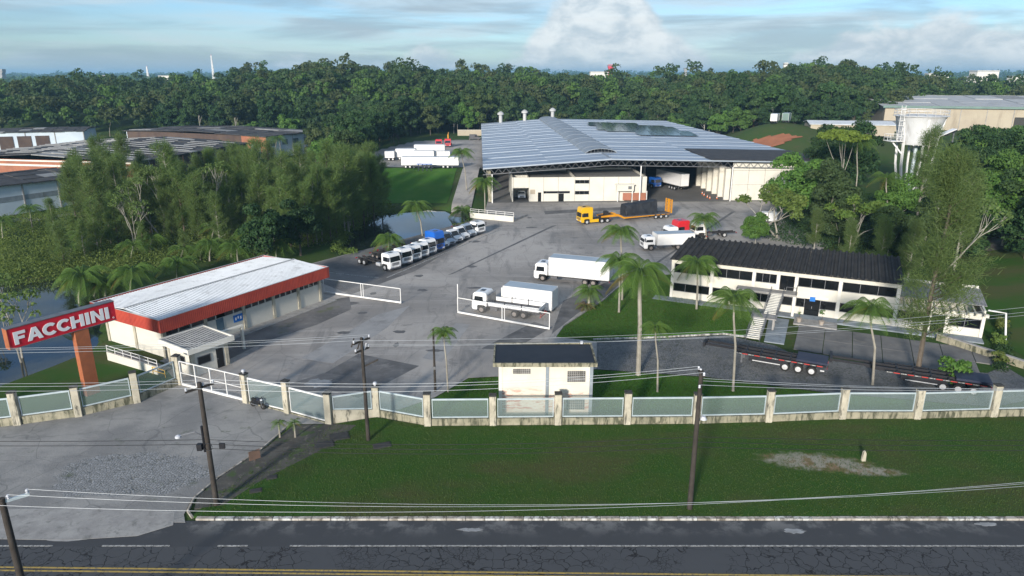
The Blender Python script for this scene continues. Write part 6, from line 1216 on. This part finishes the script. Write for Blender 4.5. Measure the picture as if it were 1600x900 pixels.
for px, py, tp, lb in ((45, 580, 425, 'slim tree with thin crown on the lake shore beside the sign'), (-12, 545, 470, 'thin tree at the left edge over the lake')): put('bare2', 'shore_tree', lb, px, py, tp)
# right-hand trees
RT = [('big0', 1240, 345, 235, 'broad bright tree before the right hall wall'), ('bare0', 1215, 372, 285, 'pale branched open tree by the white van'), ('big2', 1290, 360, 245, 'large tree behind the office roof'), ('big0', 1180, 382, 330, 'low bushy tree at the end of the trucks'), ('umbrella', 1308, 330, 198, 'yellow green umbrella crowned tree left of the water tower'), ('big1', 1340, 350, 290, 'dark tree at the foot of the water tower'), ('big1', 1500, 330, 225, 'dark tree right of the water tower'), ('big0', 1560, 340, 230, 'bright broad tree near the right edge'), ('big2', 1590, 390, 255, 'large tree with thick forked trunk at the right edge'), ('big1', 1475, 340, 275, 'dark leafy tree behind the tall casuarina'), ('bare0', 1330, 385, 300, 'open tree with pale limbs behind the office'),
      ('big1', 1290, 300, 192, 'dark spreading tree left of the umbrella tree'), ('big1', 1318, 300, 185, 'dark spreading tree above the umbrella tree'), ('big2', 1540, 300, 205, 'tall leafy tree below the beige warehouse'), ('big1', 1600, 310, 200, 'dark tree at the far right below the warehouse'), ('big0', 1410, 395, 330, 'bushy tree at the back of the office'), ('big2', 1250, 335, 260, 'leafy tree beside the right hall corner'), ('big0', 1520, 375, 310, 'bushy bright tree on the slope'), ('big2', 1440, 415, 312, 'leafy tree over the right end of the office roof'), ('big1', 1500, 405, 292, 'dark tree above the office wing'), ('big0', 1565, 385, 262, 'bright tree on the slope above the lawn'), ('big2', 1385, 408, 318, 'leafy tree behind the office, right of the middle'), ('big0', 1402, 348, 268, 'bushy bright tree at the foot of the water tower'), ('big1', 1600, 405, 290, 'dark tree on the slope at the right edge'), ('big2', 1310, 385, 300, 'leafy tree behind the middle of the office')]
for k, px, py, tp, lb in RT: put(k, 'broadleaf_tree', lb, px, py, tp)
put('cas_big2', 'casuarina', 'feathery tree whose tip stands before the tower tank', 1432, 345, 188); put('cas_big', 'casuarina', 'tall casuarina with feathery crown before the office wing', 1432, 590, 205); put('cas_big2', 'casuarina', 'feathery casuarina on the slope behind the office wing', 1490, 425, 255); put('bare2', 'bare_tree', 'slender pale forked tree on the slope behind the office', 1472, 430, 290); put('cas_big2', 'casuarina', 'feathery tree overhanging the office roof', 1370, 440, 330); put('cas_big2', 'casuarina', 'feathery tree at the left part of the office back', 1270, 400, 320); put('cas_big2', 'casuarina', 'feathery tree at the right end of the office roof', 1415, 452, 335); put('cas_big2', 'casuarina', 'feathery tree behind the middle of the office roof', 1322, 422, 335)
rr = np.random.default_rng(9)
for i in range(14): put('big%d' % (i % 3), 'slope_tree', 'leafy tree on the wooded slope right of the hall', 1490 + 120 * ((i * .618) % 1), rr.uniform(266, 305), None, rr.uniform(.75, 1.0), 'trees on the wooded slope right of the hall')
# undergrowth, one mass each
def undergrowth(name, label, poly_px, n, leafm, size, seed, h=1.2, ground=True):
    rng = np.random.default_rng(seed); xs = [p[0] for p in poly_px]; ys = [p[1] for p in poly_px]; P = []
    while len(P) < n:
        px, py = rng.uniform(min(xs), max(xs), 4000), rng.uniform(min(ys), max(ys), 4000); k = inside(poly_px, px, py) > 0
        for a, b in zip(px[k], py[k]): g = G(a, b); P.append((g.x, g.y))
    P = np.array(P[:n]); Z = height(P[:, 0], P[:, 1]); bl = []
    cl = rng.choice(n, n // 18); hh = h * (.35 + rng.random(len(cl)) ** 2); bl = np.stack([P[cl, 0], P[cl, 1], Z[cl] + hh * .25, hh], 1); V, F = crown_cloud(bl, n, size, rng, .7, .35, .45, .8)
    return tag(link_obj(name, mesh_np(name, V, F, leafm)), label, 'undergrowth', kind='stuff')
undergrowth('undergrowth', 'wild grass and scrub by the left lake', [(0, 345), (90, 335), (250, 345), (420, 330), (560, 300), (600, 330), (520, 380), (300, 412), (130, 438), (0, 450)], 90000, 'leaf_wild', .18, 1, 1.5)
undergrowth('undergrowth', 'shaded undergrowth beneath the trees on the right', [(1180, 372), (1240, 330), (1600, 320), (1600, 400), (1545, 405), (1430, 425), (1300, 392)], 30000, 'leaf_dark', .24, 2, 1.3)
undergrowth('undergrowth', 'scrub along the banks of the pond', [(520, 392), (545, 350), (600, 316), (640, 330), (590, 352), (552, 398)], 7000, 'leaf_wild', .2, 3, .9)
undergrowth('marsh_plants', 'low marsh plants growing in the rear of the pond', [(600, 345), (640, 330), (700, 328), (735, 340), (722, 352), (690, 352), (640, 362)], 9000, 'leaf_wild', .16, 6, .5)
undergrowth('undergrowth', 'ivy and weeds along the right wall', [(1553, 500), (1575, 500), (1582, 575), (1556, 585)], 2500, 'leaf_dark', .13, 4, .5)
# grass blades on the lawns
def grass(name, label, poly, n, z, h, seed, w=.025):
    rng = np.random.default_rng(seed); xs = [p[0] for p in poly]; ys = [p[1] for p in poly]; m = int(n * 2.6); x = rng.uniform(min(xs), min(max(xs), 52), m); y = rng.uniform(min(ys), max(ys), m); k = inside(poly, x, y) > .05; x, y = x[k][:n], y[k][:n]; n = len(x); a = rng.uniform(0, 6.283, n); dx, dy = np.cos(a) * w, np.sin(a) * w; hh = h * rng.uniform(.5, 1.4, n); lx, ly = rng.normal(size=n) * h * .5, rng.normal(size=n) * h * .5
    V = np.stack([np.stack([x - dx, y - dy, np.full(n, z)], 1), np.stack([x + dx, y + dy, np.full(n, z)], 1), np.stack([x + lx, y + ly, z + hh], 1)], 1).reshape(-1, 3); tag(link_obj(name, mesh_np(name, V, np.arange(n * 3).reshape(-1, 3), 'grass_blade')), label, 'grass', kind='stuff')
grass('verge_grass', 'short grass of the roadside verge', VERGE, 42000, .11, .09, 1, .03); grass('inner_grass', 'short bright grass of the lawn before the office', LAWN_IN, 40000, .12, .10, 2, .035); grass('fence_grass', 'short grass inside the street fence', LAWN_FENCE, 40000, .07, .10, 3, .035)
# ------------------------------------------------------------------ palms: every near frond a leaf of its own
def frond(q, L, droop, n=22, wl=.75, lift=.55, fold=.35):
    """arched frond along +x with two ranks of leaflets"""
    pts = []
    for i in range(9): t_ = i / 8; pts.append(Vector((L * t_ * (1 - .12 * droop * t_), 0, L * (lift * t_ - (lift + droop) * t_ * t_ * .9))))
    q.tube(pts, [.045 * (1 - .85 * i / 8) + .006 for i in range(9)], 4)
    def at(t_): k = min(7, int(t_ * 8)); return pts[k].lerp(pts[k + 1], t_ * 8 - k)
    for i in range(n):
        t_ = .14 + .86 * i / n; p = at(t_); d = (at(min(1, t_ + .05)) - at(max(0, t_ - .05))).normalized(); l = wl * (math.sin(math.pi * min(1, .18 + t_ * .78)) ** .6) * (1 - .25 * t_)
        for s in (-1, 1):
            o = Vector((d.x * .5, s * .85, d.z * .5 - fold)).normalized(); e = p + o * l + Vector((0, 0, -l * .25)); wv = d * .042
            q.add([p - wv * .5, p + wv, e + wv * .25, e - wv * .1], [(0, 1, 2, 3)])
    return q
FR = {}
def palm(label, base, crown, L=2.6, n=20, seed=0, kind='leaf_palm', near=True, r=.15, group=None, old=1, name='coconut_palm', lean=None, stubs=True):
    """base and crown are points in space; fronds ring the crown"""
    base, crown = Vector(base), Vector(crown); rnd = random.Random(seed); t = thing(name, label, 'palm', base, 0, group); top = crown - base; h = top.length
    mid = Vector((top.x * .25, top.y * .25, top.z * .5)); MB().tube([(0, 0, -.2), (0, 0, .25), mid, top * .8 + Vector((top.x * .05, top.y * .05, 0)) * .2, top], [r * 1.5, r, r * .85, r * .75, r * .7], 8).build('trunk', 'palm_trunk', t, smooth=True)
    fr = []
    for i in range(n):
        lv = min(4, int(5 * i / n)); a = i * 2.39996 + rnd.uniform(-.25, .25); k = [(1.5, .05), (1.15, .25), (.8, .42), (.45, .55), (.15, .65)][lv]; mt = 'leaf_palm_old' if (lv == 4 and i >= n - old) else kind; key = ('fr', lv, near)
        me = shared(key, 'frond', mt, lambda q: frond(q, 2.6, k[1], 25 if near else 14, .85, k[0])); s = L / 2.6 * rnd.uniform(.85, 1.12) * (.7 if lv == 0 else 1); fr.append((me, a, rnd.uniform(-.15, .15), s))
    if near:
        for me, a, tl, s in fr: o = link_obj('frond', me, t, top, rot=(tl, rnd.uniform(-.12, .12), a)); o.scale = (s,) * 3
    else:
        o = link_obj('crown', None, t, top)
        for me, a, tl, s in fr: c = link_obj('frond', me, o, rot=(tl, 0, a)); c.scale = (s,) * 3
    if stubs:
        m = MB(); [m.lathe([(.02, -.14), (.11, -.06), (.12, .03), (.03, .12)], 7, (top.x + .25 * math.cos(i * 1.1), top.y + .25 * math.sin(i * 1.1), top.z - .25 - .08 * (i % 2))) for i in range(6)]; m.build('coconuts', 'coconut', t)
    return t
def palm_px(label, bx, by, cx, cy, L, n=26, **kw):
    n = int(n * 1.3); b = GT(bx, by); palm(label, b, ZA(cx, cy, b.y + kw.pop('dy', 0.0)), L, n, int(bx * 3 + by), **kw)
palm_px('tallest coconut palm on the strip between lane and lawn', 997, 588, 1000, 425, 3.6, 24, r=.26, old=2)
palm_px('pale stemmed palm on the lawn left of the tallest palm', 967, 490, 968, 408, 3.2, 20); palm_px('palm behind the lawn with crown above the others', 972, 470, 970, 362, 3.0, 20)
palm_px('young palm with short crown on the fence lawn', 1027, 614, 1024, 512, 1.75, 16, r=.1); palm_px('coconut palm with wide crown in front of the stair', 1145, 613, 1147, 468, 2.9, 20, r=.13)
palm_px('coconut palm before the left end of the office', 1088, 485, 1090, 412, 3.4, 20); palm_px('coconut palm before the office wing left of the casuarina', 1363, 602, 1360, 482, 2.9, 20, r=.13); palm_px('small palm behind the fence beside the service pole', 700, 614, 693, 519, 1.5, 18, r=.09)
palm_px('low feathery palm behind the box truck at the lawn corner', 920, 482, 921, 455, 2.4, 22, r=.2, stubs=False); palm_px('coconut palm beside the red tractor unit', 1103, 376, 1100, 342, 3.4, 20)
palm_px('leaning coconut palm on the pond bank', 660, 369, 650, 322, 3.6, 22); palm_px('short palm behind the parked truck row', 607, 395, 608, 373, 3.2, 20, stubs=False); palm_px('bright palm right of the leaning palm at the pond', 723, 345, 722, 330, 3.6, 18, stubs=False); palm_px('coconut palm in front of the left hall corner', 758, 340, 757, 284, 3.6, 20); palm_px('slim tall palm on the grass bank', 729, 298, 721, 238, 3.4, 18)
PB = 'low palms behind the white roofed building'
for i, (bx, by, cx, cy, L) in enumerate(((125, 490, 128, 432, 4.2), (205, 462, 207, 425, 3.6), (165, 462, 168, 440, 3.0), (277, 436, 277, 412, 3.5), (328, 408, 330, 382, 3.6), (372, 412, 370, 388, 3.6), (432, 408, 432, 383, 3.6), (390, 395, 388, 365, 3.4), (148, 475, 150, 448, 3.2))): palm_px(['large palm just left of the white roof', 'palm behind the white roof, second from the left', 'short palm close to the left roof corner', 'palm behind the middle of the white roof', 'palm behind the rear of the white roof', 'palm near the rear roof corner', 'palm right of the rear roof corner', 'palm deeper in the belt behind the roof', 'small palm hidden beside the large left palm'][i], bx, by, cx, cy, L, 20, near=i < 4, group=PB, stubs=False)
for i in range(10): bx = 95 + 330 * ((i * .618 + .1) % 1); by = 400 + rng.uniform(-22, 14); palm_px('low palm among the scrub of the left field', bx, by, bx + 2, by - rng.uniform(16, 26), 3.2, 14, near=False, group='low palms in the left field', stubs=False)
for i, (bx, by, cx, cy, L, lb) in enumerate(((52, 362, 46, 327, 3.2, 'lone palm on the lane by the pale blue warehouse'), (195, 365, 200, 345, 3.4, 'palm with yellowed fronds in the belt, left one'), (300, 372, 303, 335, 3.6, 'palm with yellowed fronds in the belt, right one'), (5, 372, 3, 345, 3.4, 'palm at the left edge of the photo'), (1335, 320, 1340, 222, 4.4, 'large palm left of the water tower'), (1383, 352, 1385, 278, 3.6, 'palm with drooping old fronds below the water tower'), (1290, 300, 1290, 236, 3.8, 'palm at the right end of the hall'), (430, 250, 432, 217, 4.0, 'far palm before the orange warehouse'), (145, 215, 145, 185, 5.0, 'far palm behind the warehouses, left one'), (172, 214, 173, 186, 5.0, 'far palm behind the warehouses, right one'))): palm_px(lb, bx, by, cx, cy, L, 18, near=False, old=4 if 'old' in lb or 'yellowed' in lb else 1, stubs=False)
def rosette(label, px, py, L, n, mat, name='cycad'):
    p = GT(px, py); t = thing(name, label, 'plant', p); MB().tube([(0, 0, -.1), (0, 0, .45)], [.22, .18], 8).build('stem', 'palm_trunk', t); rnd = random.Random(int(px))
    for i in range(n):
        lv = i % 3; me = shared(('cyc', lv), 'frond', mat, lambda q: frond(q, 1.4, (.2, .5, .8)[lv], 14, .3, (.9, .6, .35)[lv])); o = link_obj('frond', me, t, (0, 0, .45), rot=(rnd.uniform(-.2, .2), 0, i * 2.4)); o.scale = (L / 1.4,) * 3
rosette('reddish green rosette plant at the lawn corner by the box truck', 915, 484, 1.7, 24, 'leaf_cycad')
for px, lb in ((438, 'small fan palm on the earth strip, left one'), (462, 'small fan palm on the earth strip, right one')): b = GT(px, 686); palm(lb, b, b + Vector((0, 0, 1.5)), .8, 14, int(px), r=.09, stubs=False, name='young_palm')
put('shrub_b', 'shrub', 'round bright shrub beside the second black trailer', 1487, 600, 558, group=None, cat='shrub')
for i, (px, py) in enumerate(((1560, 540), (1565, 515), (1558, 568))): put('shrub', 'shrub', ['lowest', 'highest', 'middle'][[2, 1, 0][i]] + ' dark shrub along the right wall of the parking slabs', px, py, None, .55, 'shrubs along the right wall', 'shrub')
for o in [o for o in COL.objects if '_leaf' in o]: c = link_obj('foliage', PROTO['potplant'][1], o, (0, 0, .5)); s = o['_leaf'] / .45; c.scale = (s, s, s * 1.2); del o['_leaf']
b = Vector((57.5, 70, 0)); t = thing('side_wall', 'low pale retaining wall at the right end of the parking slabs', 'wall', (53.4, 70.5, 0), R(-62)); box(t, 'wall', 'wall_mossy', -7, 3, 0, .3, 0, .8); box(t, 'coping', 'concrete', -7.1, 3.1, -.06, .36, .8, .9)
# ------------------------------------------------------------------ skyline: towers and far buildings
def far_block(label, px, top, base, w_px, Y, mat='wall_white', kind='slab', name='far_building'):
    p = ZA(px, base, Y); z0 = min(p.z, hz(p.x, Y)); q = ZA(px, top, Y); w_ = w_px / 1085 * Y; t = thing(name, label, 'building' if kind != 'mast' else 'mast', (p.x, Y, z0)); h = q.z - z0
    if kind == 'tower':
        MB().prism([(-w_ * .36, 0), (w_ * .36, 0), (w_ * .36, h * .8), (w_ * .5, h * .85), (w_ * .5, h), (-w_ * .5, h), (-w_ * .5, h * .85), (-w_ * .36, h * .8)], 'y', -w_ * .4, w_ * .4).build('shaft', mat, t); box(t, 'top_band', 'grey_steel', -w_ * .51, w_ * .51, -w_ * .42, w_ * .42, h * .93, h * .97)
    elif kind == 'mast':
        m = MB(); k = 12
        for i in range(k):
            a, b_ = h * i / k, h * (i + 1) / k; s0, s1 = w_ / 2 * (1 - .7 * i / k), w_ / 2 * (1 - .7 * (i + 1) / k)
            for sx, sy in ((-1, -1), (1, -1), (1, 1), (-1, 1)): m.bar((s0 * sx, s0 * sy, a), (s1 * sx, s1 * sy, b_), w_ * .16)
            m.bar((-s0, -s0, a), (s1, -s1, b_), w_ * .1); m.bar((s0, -s0, a), (-s1, -s1, b_), w_ * .1)
        m.build('lattice', mat, t); MB().bar((0, 0, h), (0, 0, h * 1.05), w_ * .1).build('tip', 'paint_red', t)
    else:
        box(t, 'wall', mat, -w_ / 2, w_ / 2, -w_ * .3, w_ * .3, 0, h); box(t, 'roof', 'roof_grey_light', -w_ / 2 - .4, w_ / 2 + .4, -w_ * .3 - .4, w_ * .3 + .4, h, h + h * .06)
        n = max(2, int(w_px / 4))
        for i in range(n): x = -w_ / 2 + w_ * (i + .25) / n; box(t, 'window', 'glass_dark', x, x + w_ / n * .45, -w_ * .3 - .12, -w_ * .3 - .02, h * .62, h * .8)
far_block('dark control tower on the skyline at the far left', 7, 108, 140, 10, 1500, 'concrete', 'tower'); far_block('dark square tower above the forest on the left', 168, 117, 135, 8, 1300, 'brick_dark', 'tower'); far_block('white mast on the left skyline', 335, 87, 130, 3, 1500, 'white_steel', 'mast', 'mast'); far_block('red and white mast on the left skyline', 233, 104, 130, 3, 1500, 'white_steel', 'mast', 'mast')
far_block('red tower beside a white roof on the skyline', 953, 101, 125, 8, 1700, 'paint_red', 'tower'); far_block('grey white water tower block above the forest at centre right', 1225, 98, 125, 6, 900, 'wall_white', 'tower'); far_block('small grey tower on the skyline at centre right', 1070, 106, 125, 5, 1900, 'concrete', 'tower')
for i, (px, tp, w_) in enumerate(((935, 113, 26), (1045, 122, 22), (1090, 124, 30), (1155, 119, 18), (8, 140, 16), (270, 119, 30), (1455, 116, 18), (1470, 119, 14), (1535, 112, 32), (1518, 121, 20), (1585, 120, 20))): far_block(['white roofed hall on the skyline below the red tower', 'pale far shed at the centre skyline, left one', 'pale far shed at the centre skyline, right one', 'small far shed left of the grey water tower', 'white far building at the left edge', 'long pale far building on the left skyline', 'small white far house right of the forest, upper one', 'small white far house right of the forest, lower one', 'white far factory block on the right skyline', 'low white annex of the far factory', 'small white far building at the right edge'][i], px, tp, tp + 16, w_, 900 if px > 1400 else 1200)
# ------------------------------------------------------------------ haze
def haze():
    m = bpy.data.materials.new('haze'); m.use_nodes = True; n = NT(m.node_tree); n.n.clear(); v = n.new('ShaderNodeVolumePrincipled'); v.inputs['Color'].default_value = (.42, .72, 1.0, 1); v.inputs['Density'].default_value = HAZE_D; v.inputs['Anisotropy'].default_value = .2
    o = n.new('ShaderNodeOutputMaterial'); n.l.new(v.outputs[0], o.inputs['Volume']); MAT['haze'] = m
    tag(MB().box(-7600, 7600, -1000, 13500, -8, 84).build('haze', 'haze'), 'thin bluish haze over the distant country', 'haze', kind='stuff')
HAZE_D = .00016
haze()
